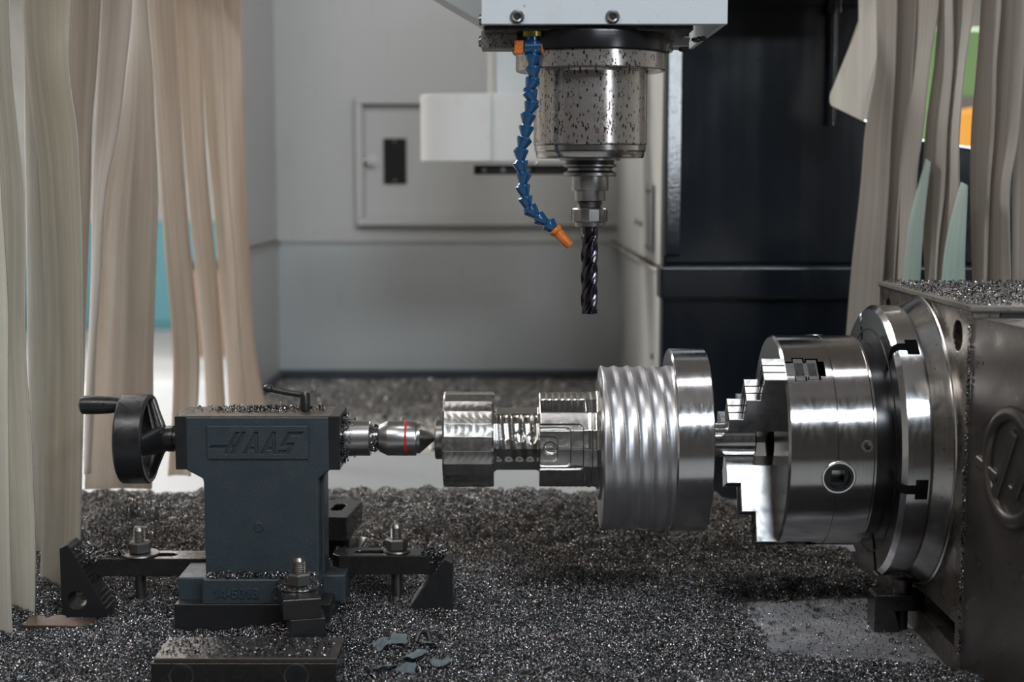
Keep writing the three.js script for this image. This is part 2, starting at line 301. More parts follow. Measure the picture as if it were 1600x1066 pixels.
{ // dark navy door panel at the right, with a low part under the side opening
  const p = thing('door_panel', 'tall glossy dark navy panel behind the chuck', 'panel');
  const sh = new THREE.Shape();
  sh.moveTo(165, 258); sh.lineTo(169, 900); sh.lineTo(378, 900); sh.lineTo(378, 530); sh.lineTo(352, 452); sh.quadraticCurveTo(350, 436, 364, 428); sh.lineTo(420, 400); sh.lineTo(680, 362); sh.lineTo(680, 258); sh.closePath();
  part('panel', extrude(sh, 26, 5).translate(0, 0, -510), M.navy, p);
  part('added_glint_strip', box(18, 250, 5, 0, 0, 0, 2).rotateY(0.205).translate(176, 394, -480), M.navyGloss, p, 'added glossy strip angled to catch a lamp glint at the panel edge');  // added strip, turned so the tall lamp shows as a glint
  part('ledge', range(161, 690, 222, 259, -506, -468, 4), M.navy, p);
  part('skirt', range(165, 690, -2.5, 223, -508, -480, 2), M.navy, p);
  part('head_rail', range(168, 378, 538, 560, -484, -400, 2), M.navy, p);
  part('guide_rod', lathe([[0, 410], [4, 411], [4, 530], [8, 530], [8, 538], [0, 538]], 'y', 24).translate(345, 0, -470), M.navy, p);
}
{ // small plate with four screws on the right wall
  const b = thing('wall_bracket', 'narrow grey plate with four screws on the right side wall', 'bracket', [179, 303, -780]);
  part('plate', box(3, 88, 62, 0, 0, 0, 1), M.gray, b);
  for (const [y, z] of [[36, -20], [36, 20], [-36, -20], [-36, 20]]) part('screw', lathe([[0, 0], [4, 0], [3, 2.5], [0, 3]], 'x', 16).rotateY(Math.PI).translate(-1.5, y, z), M.studSteel, b);
}
for (const [i, y, z] of [[0, 258, -1010], [1, 258, -940], [2, 70, -720], [3, 52, -720]]) {
  const s = part('wall_screw', lathe([[0, 0], [4.5, 0], [3.6, 3], [0, 3.6]], 'x', 16).rotateY(Math.PI).translate(i < 2 ? 182 : 179, y + (i < 2 ? 34 : 60), z), M.studSteel);
  tag(s, ['steel screw head on upper right wall nearer the rear', 'steel screw head on upper right wall nearer the plate', 'upper screw head low on the right wall', 'lower screw head low on the right wall'][i], 'screw', 'screws on the right side wall');
}
{ // access hatch on the rear wall
  const h = thing('access_hatch', 'grey framed access hatch on the rear wall with a corner latch', 'hatch', [0, 0, -1488]);
  const x0 = -275, x1 = 206, y0 = 273, y1 = 498, w = 13;
  part('frame_rail', range(x0, x1, y1 - w, y1, 0, 22, 2), M.wall, h); part('frame_rail', range(x0, x1, y0, y0 + w, 0, 22, 2), M.wall, h);
  part('frame_stile', range(x0, x0 + w, y0 + w, y1 - w, 0, 22, 2), M.wall, h); part('frame_stile', range(x1 - w, x1, y0 + w, y1 - w, 0, 22, 2), M.wall, h);
  part('hatch_panel', range(x0 + w, x1 - w, y0 + w, y1 - w, 0, 2.5, 0.6), M.wall, h);
  const l = part('latch', lathe([[0, 0], [12, 0], [12, 4], [6, 5], [6, 14], [0, 15]], 'z', 24).translate(-248, 384, 2), M.wall, h);
  part('latch_tongue', range(-268, -244, 380, 388, 9, 14, 1.5), M.groundSteel, l);
}
{
  const c = thing('cover_plate', 'small black rectangular plate on the access hatch', 'plate', [-206.6, 386, -1483]);
  part('plate', box(40, 79, 5, 0, 0, 0, 1.5), M.matteBlack, c);
  for (const y of [-35, 35]) part('screw', lathe([[0, 0], [3.2, 0], [2.6, 2], [0, 2.2]], 'z', 14).translate(0, y, 2.5), M.groundSteel, c);
}
{ // cover of the tool changer, hanging behind the spindle
  const d = thing('tool_changer_cover', 'pale round-ended tool changer cover behind the spindle', 'cover', [0, 0, -900]);
  const sh = new THREE.Shape(); sh.moveTo(-28, -60); sh.lineTo(-28, 40); sh.bezierCurveTo(-80, 40, -124, 10, -124, -20); sh.bezierCurveTo(-124, -45, -80, -60, -28, -60);
  part('drum', extrude(sh, 89.4, 1.2, [], 40).rotateX(-Math.PI / 2).translate(0, 377.2, 0), M.drum, d);
  part('shroud', range(-28, 78, 376.6, 467.5, -60, 42, 1.5), M.drum, d);
  part('arm_column', range(-21, 60, 468, 640, -90, -20, 2), M.white, d);
  part('rear_column', range(-34, -19, 468, 640, -110, -60, 2), M.wallSide, d);
  const r = part('black_rail', range(-52, 84, 359.7, 372.4, 2, 20, 1), M.blackPlastic, d, 'black rail under the pale cover');
  for (const x of [-38, -12, 22]) part('screw', lathe([[0, 0], [3.4, 0], [2.8, 2.2], [0, 2.6]], 'z', 14).translate(x, 366, 20), M.gray, r);
  part('knob', new THREE.SphereGeometry(3.4, 16, 12).translate(32, 374.6, 42), M.groundSteel, d);
}
// way cover (bare light sheet) and rear chip tray
tag(part('way_cover', extrude([[-760, 350], [620, 350], [620, 762], [-760, 762]], 6, 1).rotateX(-Math.PI / 2).translate(0, -9, 0), M.tray), 'light grey bare sheet metal way cover behind the table', 'cover');
tag(part('chip_tray', range(-760, 620, -40, -6, -1500, -764, 1), M.tray), 'grey tray floor at the foot of the rear wall', 'tray');

// ------------------------------------------------------------------ strip curtains
function strip(label, group, zL, zR, st, mat, curl = 6, parent) {
  const ys = st.map((s) => (s[0] + s[1]) / 2), n = 44, m = 10, pos = [], uv = [], idx = [];
  const at = (k, t) => { const i = clamp(Math.floor(t), 0, st.length - 2), f = t - i, p = (q) => st[clamp(q, 0, st.length - 1)][k], a = p(i - 1), b = p(i), c = p(i + 1), d = p(i + 2); return b + 0.5 * f * (c - a + f * (2 * a - 5 * b + 4 * c - d + f * (3 * (b - c) + d - a))); };
  const T0 = 1.4, ph = rnd() * 6;
  for (const side of [0, 1]) for (let i = 0; i <= n; i++) {
    const t = i / n * (st.length - 1), yl = at(0, t), yr = at(1, t), xl = at(2, t), xr = at(3, t);
    for (let j = 0; j <= m; j++) {
      const s = j / m, c = curl * Math.sin(Math.PI * s) * Math.sin(ph + (yl - 300) / 140) + 1.2 * fbm(s * 2 + ph, yl / 40, 0, 2);
      pos.push(xl + (xr - xl) * s + (side ? T0 * 0.7 : 0), yl + (yr - yl) * s, zL + (zR - zL) * s + c - (side ? T0 * 0.7 : 0)); uv.push((s * 66 + ph * 40) * U, (yl + ph * 90) * U);
    }
  }
  const W = m + 1, N = (n + 1) * W;
  for (let i = 0; i < n; i++) for (let j = 0; j < m; j++) { const a = i * W + j; idx.push(a, a + W, a + 1, a + 1, a + W, a + W + 1, N + a, N + a + 1, N + a + W, N + a + 1, N + a + W + 1, N + a + W); }
  for (let i = 0; i < n; i++) for (const j of [0, m]) { const a = i * W + j, b = a + W; j ? idx.push(a, b, N + a, b, N + b, N + a) : idx.push(a, N + a, b, b, N + a, N + b); }
  for (let j = 0; j < m; j++) { const a = n * W + j; idx.push(a, N + a, a + 1, a + 1, N + a, N + a + 1); }
  const g = new THREE.BufferGeometry();
  g.setAttribute('position', new THREE.Float32BufferAttribute(pos, 3)); g.setAttribute('uv', new THREE.Float32BufferAttribute(uv, 2)); g.setIndex(idx); g.computeVertexNormals(); g.userData.uvDone = true;
  return parent ? part('turned_foot', g, mat, parent) : tag(part('curtain_strip', g, mat), label, 'curtain', group);
}
const leftStrips = [
  ['S0',20,40,[[540,537,-407,-381],[485,482,-409,-379],[350,350,-412,-379],[258,259,-413,-377],[177,180,-417,-380],[47,52,-422,-383],[-7,-1,-424,-383]]],
  ['S1',-40,-5,[[551,545,-421,-382],[492,488,-424,-383],[443,440,-426,-383],[393,392,-425,-380],[342,343,-424,-377],[281,284,-424,-378],[220,224,-427,-380],[136,143,-425,-378],[52,60,-423,-378],[-16,-4,-415,-381]]],
  ['S2b',-130,-100,[[563,558,-411,-382],[500,497,-412,-384],[395,394,-415,-388],[299,300,-417,-388],[212,215,-419,-389],[124,129,-420,-392],[28,36,-420,-395]]],
  ['S2',-95,-50,[[560,552,-401,-349],[499,493,-402,-350],[447,443,-400,-353],[395,393,-396,-348],[358,358,-393,-347],[289,291,-392,-347],[214,218,-393,-349],[126,134,-398,-352],[43,54,-402,-357],[4,17,-404,-361]]],
  ['S3',-175,-140,[[574,568,-395,-345],[508,504,-396,-350],[453,450,-396,-355],[398,396,-395,-361],[341,342,-397,-364],[205,208,-398,-373],[112,118,-404,-378],[17,26,-413,-383]]],
  ['S4',-235,-190,[[584,576,-370,-334],[515,510,-374,-336],[458,454,-379,-343],[400,398,-384,-351],[341,341,-389,-364],[270,272,-392,-370],[198,203,-397,-377],[137,144,-402,-381],[76,85,-405,-386]]],
  ['S5',-300,-240,[[595,585,-362,-334],[523,516,-364,-335],[463,458,-370,-332],[402,400,-380,-331],[340,341,-395,-330],[278,282,-404,-333],[191,197,-411,-338],[127,136,-418,-340],[47,60,-424,-343]]],
  ['S6',-430,-380,[[617,608,-381,-342],[539,533,-382,-341],[440,437,-377,-338],[360,360,-373,-336],[272,274,-369,-331],[176,182,-363,-325],[107,115,-365,-328],[34,44,-372,-337]]],
  ['S7',-540,-500,[[636,629,-377,-341],[552,547,-377,-341],[482,478,-374,-340],[410,409,-371,-339],[339,339,-367,-336],[266,268,-362,-330],[164,168,-354,-325],[75,81,-352,-322]]],
  ['S8',-650,-610,[[654,648,-373,-337],[565,560,-373,-338],[414,413,-367,-336],[338,338,-361,-334],[261,263,-357,-329],[152,156,-350,-324],[65,71,-347,-319]]],
  ['S9',-760,-715,[[673,665,-368,-334],[578,573,-369,-335],[418,417,-367,-334],[255,258,-365,-331],[139,144,-360,-326],[55,62,-354,-313]]],
];
const rightStrips = [
  ['R1',-345,-300,[[603,595,358,368],[529,523,359,368],[466,463,361,368],[404,402,352,366],[340,340,348,365],[257,260,341,362],[182,187,337,359]]],
  ['R2',-330,-290,[[600,593,374,381],[527,522,376,384],[403,402,374,380],[340,341,371,374],[258,260,370,371],[200,204,368,369]]],
  ['R3',-300,-250,[[595,586,382,392],[523,517,384,394],[463,459,384,387],[402,400,377,383],[365,365,374,379],[328,329,373,378],[303,305,373,377],[250,254,372,378]]],
  ['R4',-270,-220,[[590,581,397,396],[520,514,399,398],[460,457,397,400],[401,399,391,397],[341,341,389,396],[292,294,392,392],[252,256,395,391]]],
  ['R5',-240,-190,[[585,576,402,407],[516,510,404,408],[458,454,405,402],[400,398,401,399],[347,347,400,400],[311,313,394,404],[282,284,391,404],[255,258,389,404]]],
  ['R6',-215,-170,[[580,573,420,423],[513,508,422,425],[456,453,420,423],[399,397,417,423],[341,342,418,421],[256,260,423,421]]],
  ['R7',-190,-150,[[576,569,431,440],[510,505,431,442],[398,397,427,438],[341,342,424,432],[258,261,425,436]]],
  ['R8',-165,-140,[[572,568,443,465],[507,504,445,468],[452,450,443,467],[397,396,439,467],[260,262,442,466]]],
];
const leftSaid = ['leftmost of the left vinyl strips, cut by the picture edge', 'pale vinyl strip second from the left, hanging lowest', 'narrow vinyl strip tucked behind the broad yellowish one', 'broad yellowish vinyl strip hanging in front left of the handwheel', 'brownish vinyl strip half hidden behind the broad yellowish one', 'vinyl strip tapering downwards left of the widest strip', 'widest milky vinyl strip hanging behind the handwheel', 'vinyl strip just right of the white gap beside the widest one', 'third vinyl strip from the rear wall corner', 'second vinyl strip from the rear wall corner', 'rearmost vinyl strip of the left curtain beside the enclosure wall'];
const leftTint = [[.58, .6, .55], [.6, .6, .55], [.5, .52, .48], [.52, .5, .42], [.5, .43, .37], [.55, .5, .45], [.6, .53, .46], [.58, .47, .37], [.62, .5, .38], [.6, .48, .37], [.58, .46, .35]];
leftStrips.forEach(([, a, b, st], i) => strip(leftSaid[i], 'vinyl strips of the left curtain', a, b, st, vinylOf(...leftTint[i].map((c) => c * 0.8 + 0.36), 0.6, 0.8), i === 6 ? 9 : 6));
const folds = { R3: [[-250, -235, [[372, 368, 386, 386.4], [330, 328, 376, 383], [300, 298, 371, 381], [255, 253, 368, 380]]]], R5: [[-188, -170, [[350, 347, 401, 401.4], [312, 310, 392, 401], [285, 283, 388, 401], [258, 256, 386, 402]]]] };
const rightSaid = ['long vinyl strip nearest the navy panel in the right curtain', 'narrow vinyl strip second from the navy panel', 'twisted vinyl strip with a teal foot, third from the navy panel', 'narrow vinyl strip left of the teal footed twist', 'vinyl strip twisted to a waist with a wide teal foot', 'greenish vinyl strip right of the orange machine', 'vinyl strip second from the right picture edge', 'rightmost vinyl strip, cut by the picture edge'];
rightStrips.forEach(([key, a, b, st], i) => {
  const s = strip(rightSaid[i], 'vinyl strips of the right curtain', a, b, st, vinylOf(.5, .475, .45, 0.5, 0.82), 4);
  for (const [fa, fb, fst] of folds[key] ?? []) { const f = strip(null, null, fa, fb, fst, vinylOf(.5, .66, .64, 0.45, 0.84), 2, s); f.userData.label = 'bluish green turned-over foot of the strip'; }
});
{ // short stiff strip end lifted clear of the others
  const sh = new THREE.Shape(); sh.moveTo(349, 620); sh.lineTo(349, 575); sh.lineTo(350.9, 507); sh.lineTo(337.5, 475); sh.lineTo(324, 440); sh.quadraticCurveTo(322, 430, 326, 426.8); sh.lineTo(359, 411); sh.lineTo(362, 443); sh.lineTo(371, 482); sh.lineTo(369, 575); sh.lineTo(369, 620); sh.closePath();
  const s = part('curtain_strip', extrude(sh, 1.6, 0.4).translate(0, 0, -382), vinylOf(.86, .85, .82, 0.55, 0.85));  // pale tint puts the light from behind into the colour
  tag(s, 'short vinyl strip end, tinted pale as if lit from behind, sticking out over the navy panel', 'curtain', 'vinyl strips of the right curtain');
  const rail = thing('curtain_rail', 'steel rail carrying the left vinyl strips', 'rail');
  part('rail', range(-425, -330, 600, 606, -780, 60, 1), M.gray, rail);
  const rail2 = thing('curtain_rail', 'steel rail carrying the right vinyl strips', 'rail');
  part('rail', extrude([[338, 390], [470, 130], [480, 136], [348, 396]], 6, 0.6).rotateX(-Math.PI / 2).translate(0, 612, 0), M.gray, rail2);
}

// ------------------------------------------------------------------ what stands in the shop beyond the curtains
{
  const far = (name, label, cat, x, y, z, w, h, d, m, extra) => { const t = thing(name, label, cat, [x / U, y / U, z / U]); part('cabinet_body', box(w / U, h / U, d / U, 0, h / 2 / U, 0, 0.02 / U), m, t); extra?.(t); return t; };
  far('storage_cabinet', 'teal cabinet standing beyond the left curtain', 'cabinet', -4.0, -0.92, -13.0, 3.4, 1.05, 0.7, M.teal, (t) => { for (const x of [-0.8, 0.8]) part('door', box(1.5 / U, 0.9 / U, 0.03 / U, x / U, 0.52 / U, 0.36 / U, 0.01 / U), M.teal, t); });
  far('workbench', 'brown workbench beyond the left curtain', 'workbench', -5.2, -0.92, -11.6, 1.1, 0.8, 0.6, M.brownBox, (t) => part('bench_top', box(1.3 / U, 0.06 / U, 0.75 / U, 0, 0.82 / U, 0, 0.01 / U), M.gray, t));
  far('tool_cart', 'dark tool cart beyond the left curtain', 'cart', -2.55, -0.92, -10.6, 0.5, 0.75, 0.5, M.brownBox, (t) => part('bench_top', box(0.55 / U, 0.04 / U, 0.55 / U, 0, 0.77 / U, 0, 0.01 / U), M.blackPlastic, t));
  const g = thing('green_machine', 'light green machine tool beyond the right curtain', 'machine', [2.21 / U, -0.92 / U, -3.6 / U]);
  part('cabinet_body', box(1.6 / U, 1.98 / U, 0.34 / U, 0, 0.99 / U, 0, 0.03 / U), M.green, g);
  part('name_plate', box(0.1 / U, 0.05 / U, 0.01 / U, -0.66 / U, 1.72 / U, 0.175 / U, 0.003 / U), M.gray, g);
  const o = thing('orange_cabinet', 'orange cabinet in front of the green machine', 'cabinet', [1.685 / U, -0.92 / U, -2.5 / U]);
  part('cabinet_body', box(0.8 / U, 1.66 / U, 0.4 / U, 0, 0.83 / U, 0, 0.02 / U), M.amber, o);
  part('dark_band', box(0.82 / U, 0.06 / U, 0.42 / U, 0, 1.5 / U, 0, 0.01 / U), M.gray, o);
}

// ------------------------------------------------------------------ machine table
{
  const t = thing('machine_table', 'bluish steel machine table showing bare at the right', 'table');
  const slots = [-270, -150];
  let z0 = -350; for (const s of [...slots, 230]) { const z1 = s === 230 ? 230 : s - 6; part('table_rib', range(-520, 640, -40, 0, z0, z1, 0.8), M.table, t); z0 = s + 6; }
  part('table_base', range(-520, 640, -90, -18, -350, 230, 1), M.table, t);
}

// ------------------------------------------------------------------ rotary table
const AY = 150.3;
{
  const r = thing('rotary_table', 'large steel rotary table unit at the right edge', 'rotary table', [316, 0, 0]);
  // left plate of the housing with two round holes, drawn in (z, y) and turned to face left
  const yz = (pts, d, bev, holes) => extrude(pts, d, bev, holes, 32).rotateY(-Math.PI / 2).translate(d, 0, 0);
  part('side_plate', yz([[-127, 37], [112, 37], [112, 20], [127, 20], [127, 263], [-127, 263]], 20, 0.8, [circlePath(-99, 243, 10), circlePath(96.7, 242, 11)]), M.bodyPlate, r);
  part('foot_plate', yz([[-127, 0], [127, 0], [127, 20], [-127, 20]], 20, 0.8), M.bodyPlate, r);
  part('housing', range(20, 290, 0, 262, -126, 126, 1), M.blackOxide, r);
  part('top_plate', range(-1.5, 292, 262, 265.4, -128.5, 128, 0.6), M.topPlate, r);
  part('top_gasket', range(-0.8, 290, 260.6, 262.2, -128, 128.4, 0.3), M.blackPlastic, r);
  // motor housing that comes towards the camera and flares slightly to the right
  const L = 300, k = 0.138;
  part('motor_housing', extrude([[0.4, -127.6], [290, -127.6], [290, -127 - L], [k * L, -127 - L]], 258, 1).rotateX(-Math.PI / 2), M.bodyCover, r);
  const seam = []; for (let y = 24; y < 256; y += 2) seam.push(y);
  // raised ring emblem with its slanted strokes, on the flared face
  const em = new THREE.Group(); em.name = 'emblem'; em.position.set(9.1 * U, 165.8 * U, 193 * U); em.rotation.y = -Math.PI / 2 + Math.atan(k); r.add(em);
  const bar = (x0, y0, x1, y1, w, h = 5) => { const l = Math.hypot(x1 - x0, y1 - y0); return box(l, w, h, 0, 0, 0, 2).rotateZ(Math.atan2(y1 - y0, x1 - x0)).translate((x0 + x1) / 2, (y0 + y1) / 2, 0); };
  part('emblem_ring', new THREE.TorusGeometry(34, 4.8, 14, 72).scale(1, 1.04, 0.8), M.bodyCover, em);
  part('emblem_stroke', bar(3, 24, -26, -30, 9), M.bodyCover, em); part('emblem_stroke', bar(32, 24, 5, -18, 9), M.bodyCover, em);
  part('emblem_stroke', bar(-50, -4, -13, -12, 8), M.bodyCover, em); part('emblem_stroke', bar(-2, -14, 10, -17, 7), M.bodyCover, em);
  // flange, cone and slotted faceplate, all on the spindle axis
  part('flange_ring', lathe([[0, -3.2], [112, -3.2], [113, -2.4], [113, 1], [0, 1]], 'x', 128).translate(0, AY, 0), M.spottedSteel, r);
  part('cone_ring', lathe([[60, -17.5], [101, -17.5], [102, -17], [110.5, -4], [110.5, -2], [60, -2]], 'x', 128).translate(0, AY, 0), M.spottedSteel, r);
  const tSlot = (a) => [box(16, 60, 7, -34, 80, 0, 0.1), box(9, 60, 15, -24, 80, 0, 0.1)].map((g) => g.rotateX(Math.PI / 2 - a * Math.PI / 180));
  const slotted = cut(lathe([[0, -36], [60, -36], [60.4, -38], [101.5, -38], [105, -34.5], [105, -18.5], [104, -17], [0, -17]], 'x', 144), [50, -10, -70, 110, 170, 230].flatMap(tSlot));
  slotted.translate(0, AY, 0);
  const plate = part('faceplate', slotted, M.turnedSteel, r);
  for (let i = 0; i < 3; i++) part('register_ring', lathe([[62 + i * 12, -38.4], [62.6 + i * 12, -38.6], [63.2 + i * 12, -38.4], [62.6 + i * 12, -37]], 'x', 96).translate(0, AY, 0), M.blackOxide, plate);
}
{ // clamp at the foot of the rotary table
  const c = thing('toe_clamp', 'black clamp block at the foot of the rotary table', 'clamp', [300, 0, 4]);
  part('clamp_block', extrude([[-17, 0], [4, 0], [-1, 17], [22, 17], [22, 30], [-15, 30], [-17, 28]], 24, 0.8).translate(0, 0, -12), M.oilyBlack, c);
  part('stud', lathe([[0, 0], [5, 0], [5, 40], [0, 41]], 'y', 24).translate(7, 0, 0), M.blackOxide, c);
  part('nut', new THREE.CylinderGeometry(8, 8, 10, 6).translate(7, 35, 0), M.studSteel, c);
}

// ------------------------------------------------------------------ chuck
{
  const c = thing('lathe_chuck', 'three-jaw chuck of bright steel gripping the workpiece shaft', 'chuck', [0, AY, 0]);
  part('adapter_plate', lathe([[0, 265], [77.5, 265], [78.5, 266], [78.5, 279], [0, 279]], 'x', 128), M.blackRing, c, 'glossy black adapter ring behind the chuck');
  const spin = (g, deg) => g.rotateX(Math.PI / 2 - deg * Math.PI / 180);
  const cyl = (r, d, x, deg) => spin(new THREE.CylinderGeometry(r, r, d, 32).translate(x, 82, 0), deg);
  const body = lathe([[20, 212], [20, 201.8], [21, 201.2], [79.8, 201.2], [81.5, 203], [81.5, 236.5], [81, 236.8], [81, 237.2], [81.5, 237.5], [81.5, 263], [80.5, 264], [80.5, 265.5], [20, 265.5], [20, 212]], 'x', 160);
  part('chuck_body', cut(body, [...[-10, 110, 230].map((a) => cyl(12.7, 24, 238, a)), cyl(2.6, 20, 258, 6.5), ...[50, -70, 170].flatMap((a) => [spin(box(32, 80, 15, 216, 58, 0, 0.1), a), spin(box(9, 80, 23.5, 213, 58, 0, 0.1), a), spin(box(10, 80, 21.5, 223, 58, 0, 0.1), a)])]), M.chuckSteel, c);
  for (const a of [-10, 110, 230]) {
    const s = part('key_socket', spin(lathe([[8.8, 72], [8.8, 80.8], [9.4, 81.6], [12, 81.6], [12.6, 81], [12.6, 72], [8.8, 72]], 'y', 40).translate(238, 0, 0), a), M.groundSteel, c);
    part('socket_sleeve', spin(extrude(Array.from({ length: 32 }, (_, i) => [8.9 * Math.cos(i * Math.PI / 16), 8.9 * Math.sin(i * Math.PI / 16)]), 8, 0.3, [[[-4.6, -4.6], [4.6, -4.6], [4.6, 4.6], [-4.6, 4.6]]]).rotateX(-Math.PI / 2).translate(238, 70.6, 0), a), M.blackRing, s);
    part('socket_ring', spin(lathe([[8.5, 81], [8.6, 81.9], [10.8, 81.9], [11, 81.4]], 'y', 40).translate(238, 0, 0), a), M.blackRing, s);
  }
  part('pinion_screw', spin(lathe([[2.5, 80.6], [2.7, 82], [4.2, 82], [4.6, 81.2]], 'y', 24).translate(258, 0, 0), 6.5), M.groundSteel, c);
  for (const a of [50, -70, 170]) {
    // guide slot: two thin dark grooves and the T-shaped foot that shows on the rim
    const foot = spin(mergeGeometries([box(24, 62, 14, 214, 49.4, 0, 0.5), box(7.6, 62, 22.4, 213, 49.4, 0, 0.5), box(8, 62, 20, 223, 49.4, 0, 0.5)]), a);
    const jaw = part('jaw', spin(extrude([[165, 22], [176, 22], [203, 22], [203, 81], [186, 81], [186, 58], [175.6, 58], [175.6, 36], [165, 36]], 22, 0.5).translate(0, 0, -11).translate(0, 0, 0), a), M.jawSteel, c);
    part('jaw_foot', foot, M.oilyBlack, jaw);
    part('jaw_tip', spin(extrude([[-10.8, 22.4], [-3, 13.6], [3, 13.6], [10.8, 22.4]], 37.6, 0.3).rotateY(Math.PI / 2).translate(165.2, 0, 0), a), M.jawSteel, jaw);
    for (const z of [-3.5, 3.5]) part('jaw_groove', spin(mergeGeometries([box(12, 0.5, 1, 170.5, 36.1, z, 0.2), box(0.5, 21, 1, 175.4, 47, z, 0.2), box(11, 0.5, 1, 181, 58.1, z, 0.2), box(0.5, 22, 1, 185.8, 69, z, 0.2), box(17, 0.5, 1, 194, 81.1, z, 0.2)]), a), M.blackOxide, jaw);
    part('jaw_bolt', spin(lathe([[0, 0], [4, 0], [4.4, 1], [0, 1.2]], 'x', 24).translate(184.6, 69, 0), a), M.blackOxide, jaw);
  }
}

// ------------------------------------------------------------------ workpiece
{
  const w = thing('workpiece', 'half-machined bright steel shaft with stepped and rippled collars', 'workpiece', [0, AY, 0]);
  const D = Math.PI / 180;
  part('centre_boss', lathe([[0, -59.8], [1.6, -59.6], [3.4, -58], [14.6, -59.8], [15.4, -59], [15.4, -53], [0, -53]], 'x', 64), M.holderSteel, w);
  const flats = (t, n, R, dish = 0) => { const s = 2 * Math.PI / n, m = ((t % s) + s) % s - s / 2; return R * Math.cos(s / 2) / Math.cos(m) - dish * Math.cos(m / s * Math.PI); };
  part('front_collar', turned(-53, -14, 26, 480, (t, x) => {
    let r = flats(t + 4 * D, 22, 37.3, 0.28);
    r += 0.12 * Math.sin(x * 1.15 + Math.sin(t * 11) * 2) * (0.5 + 0.5 * Math.sin(t * 22));
    const e = Math.min(x + 53, -14 - x); return r - (e < 0.8 ? (0.8 - e) * 0.9 : 0);
  }), M.milledSteel, w);
  part('neck', turned(-14.5, 22, 150, 360, (t, x) => {
    let r = 24.6, d = t / D - 10;
    r = Math.min(r, flats(t, 7, 26.2));
    const k = sstep(-48, -36, d) * (1 - sstep(46, 56, d)), ph = ((x + 16 + d * 0.03) / 8.2) % 1, f = ph < 0 ? ph + 1 : ph;
    r -= k * 1.9 * (1 - (2 * f - 1) ** 2);
    const c = Math.hypot(x - 6, (d - 6) * 0.32); if (c < 4.2) r -= 1.3 * (1 - (c / 4.2) ** 4);
    const c2 = Math.hypot(x - 15, (d - 2) * 0.32); if (c2 < 4) r -= 1.3 * (1 - (c2 / 4) ** 4);
    const e = Math.min(x + 14.5, 22 - x); return r + 3.5 * Math.max(0, 1 - e / 3.2) ** 2;
  }, 0.5), M.milledSteel, w);
  part('rear_collar', turned(21, 67.5, 190, 480, (t, x) => {
    let d = t / D - 10, r = flats(t + 2 * D, 16, 37.2, 0.2);
    const lvl = (x1, dt, db, rad) => { const px = x1 - x, a = Math.min(dt - d, d - db) * 0.62, q = px < rad && a < rad ? rad - Math.hypot(rad - px, rad - a) : Math.min(px, a); return clamp(q / 0.7, 0, 1); };
    r -= 1.5 * lvl(54.5, 19, -40, 4) + 1.5 * lvl(45, 15, -36, 4) * 0.9 + 1.4 * lvl(35, 4, -30, 4.5);
    const c = Math.hypot(x - 29, (d + 12) * 0.6); if (c < 5.5) r -= 1.8 * (1 - (c / 5.5) ** 6);
    const up = lvl(57, 58, 34, 3); r -= 0.9 * up;
    r += 0.16 * Math.sin(x * 1.3) * sstep(30, 60, Math.abs(d)) + 0.5 * Math.exp(-(((x - 60) / 1.2) ** 2));
    const e = x - 21; return r - (e < 0.8 ? (0.8 - e) * 0.9 : 0) + 3 * sstep(63, 67.5, x) ** 2;
  }, 0.5), M.milledSteel, w);
  part('thin_collar', lathe([[30, 66.6], [47, 66.6], [48, 67.2], [48, 68.6], [30, 68.8]], 'x', 120).translate(0, 1, 0), M.milledSteel, w);
  part('rippled_collar', turned(68.6, 122.4, 300, 420, (t, x) => {
    const d = t / D - 10, lean = 5 * sstep(75, 0, d) - 1.2 * sstep(-10, -60, d) + (d > 90 || d < -90 ? 0 : 0);
    const f = (((x - 69.4 - lean) / 10.2) % 1 + 1) % 1, f2 = ((x / 3.4 + t * 0.8) % 1 + 1) % 1;
    let r = 64.2 - 1.5 * (1 - Math.abs(2 * f - 1) ** 1.7) + 0.03 * Math.sin(f2 * 6.283);
    const e = Math.min(x - 68.6, 122.4 - x); return r - (e < 0.7 ? (0.7 - e) : 0);
  }, 0.6).translate(0, -6.4, 0), M.rippledSteel, w);
  part('disc', lathe([[0, 121.6], [69.8, 121.6], [71.2, 122.8], [71.2, 148.4], [70.4, 149.3], [14, 149.3], [0, 149.3]], 'x', 180), M.turnedSteel, w);
  part('shaft', lathe([[0, 149], [14.2, 149], [13.4, 150.5], [13.4, 188], [12.4, 189], [0, 189]], 'x', 72), M.turnedSteel, w);
}

// ------------------------------------------------------------------ live centre in the tailstock
{
  const c = thing('live_center', 'pointed live center with a red ring supporting the workpiece', 'live center', [0, AY + 1, 0]);
  part('shank', lathe([[0, -112], [8, -112], [8.6, -104.5], [9.6, -103.5], [0, -103]], 'x', 48), M.holderSteel, c);
  part('body', lathe([[9.6, -103.6], [10.6, -103.4], [13.6, -97], [13.7, -96.4], [13.7, -75.4], [13.2, -74.4], [0, -74.4]], 'x', 72), M.satinSteel, c);
  part('band', lathe([[13.7, -83.4], [13.85, -83.2], [13.85, -81.8], [13.7, -81.6]], 'x', 72), M.red, c, 'red ring');
  part('point', lathe([[0, -75], [11.6, -75], [11.9, -74.4], [11.9, -71.6], [11, -71], [0.3, -58.6], [0, -58.5]], 'x', 72), M.satinSteel, c);
}

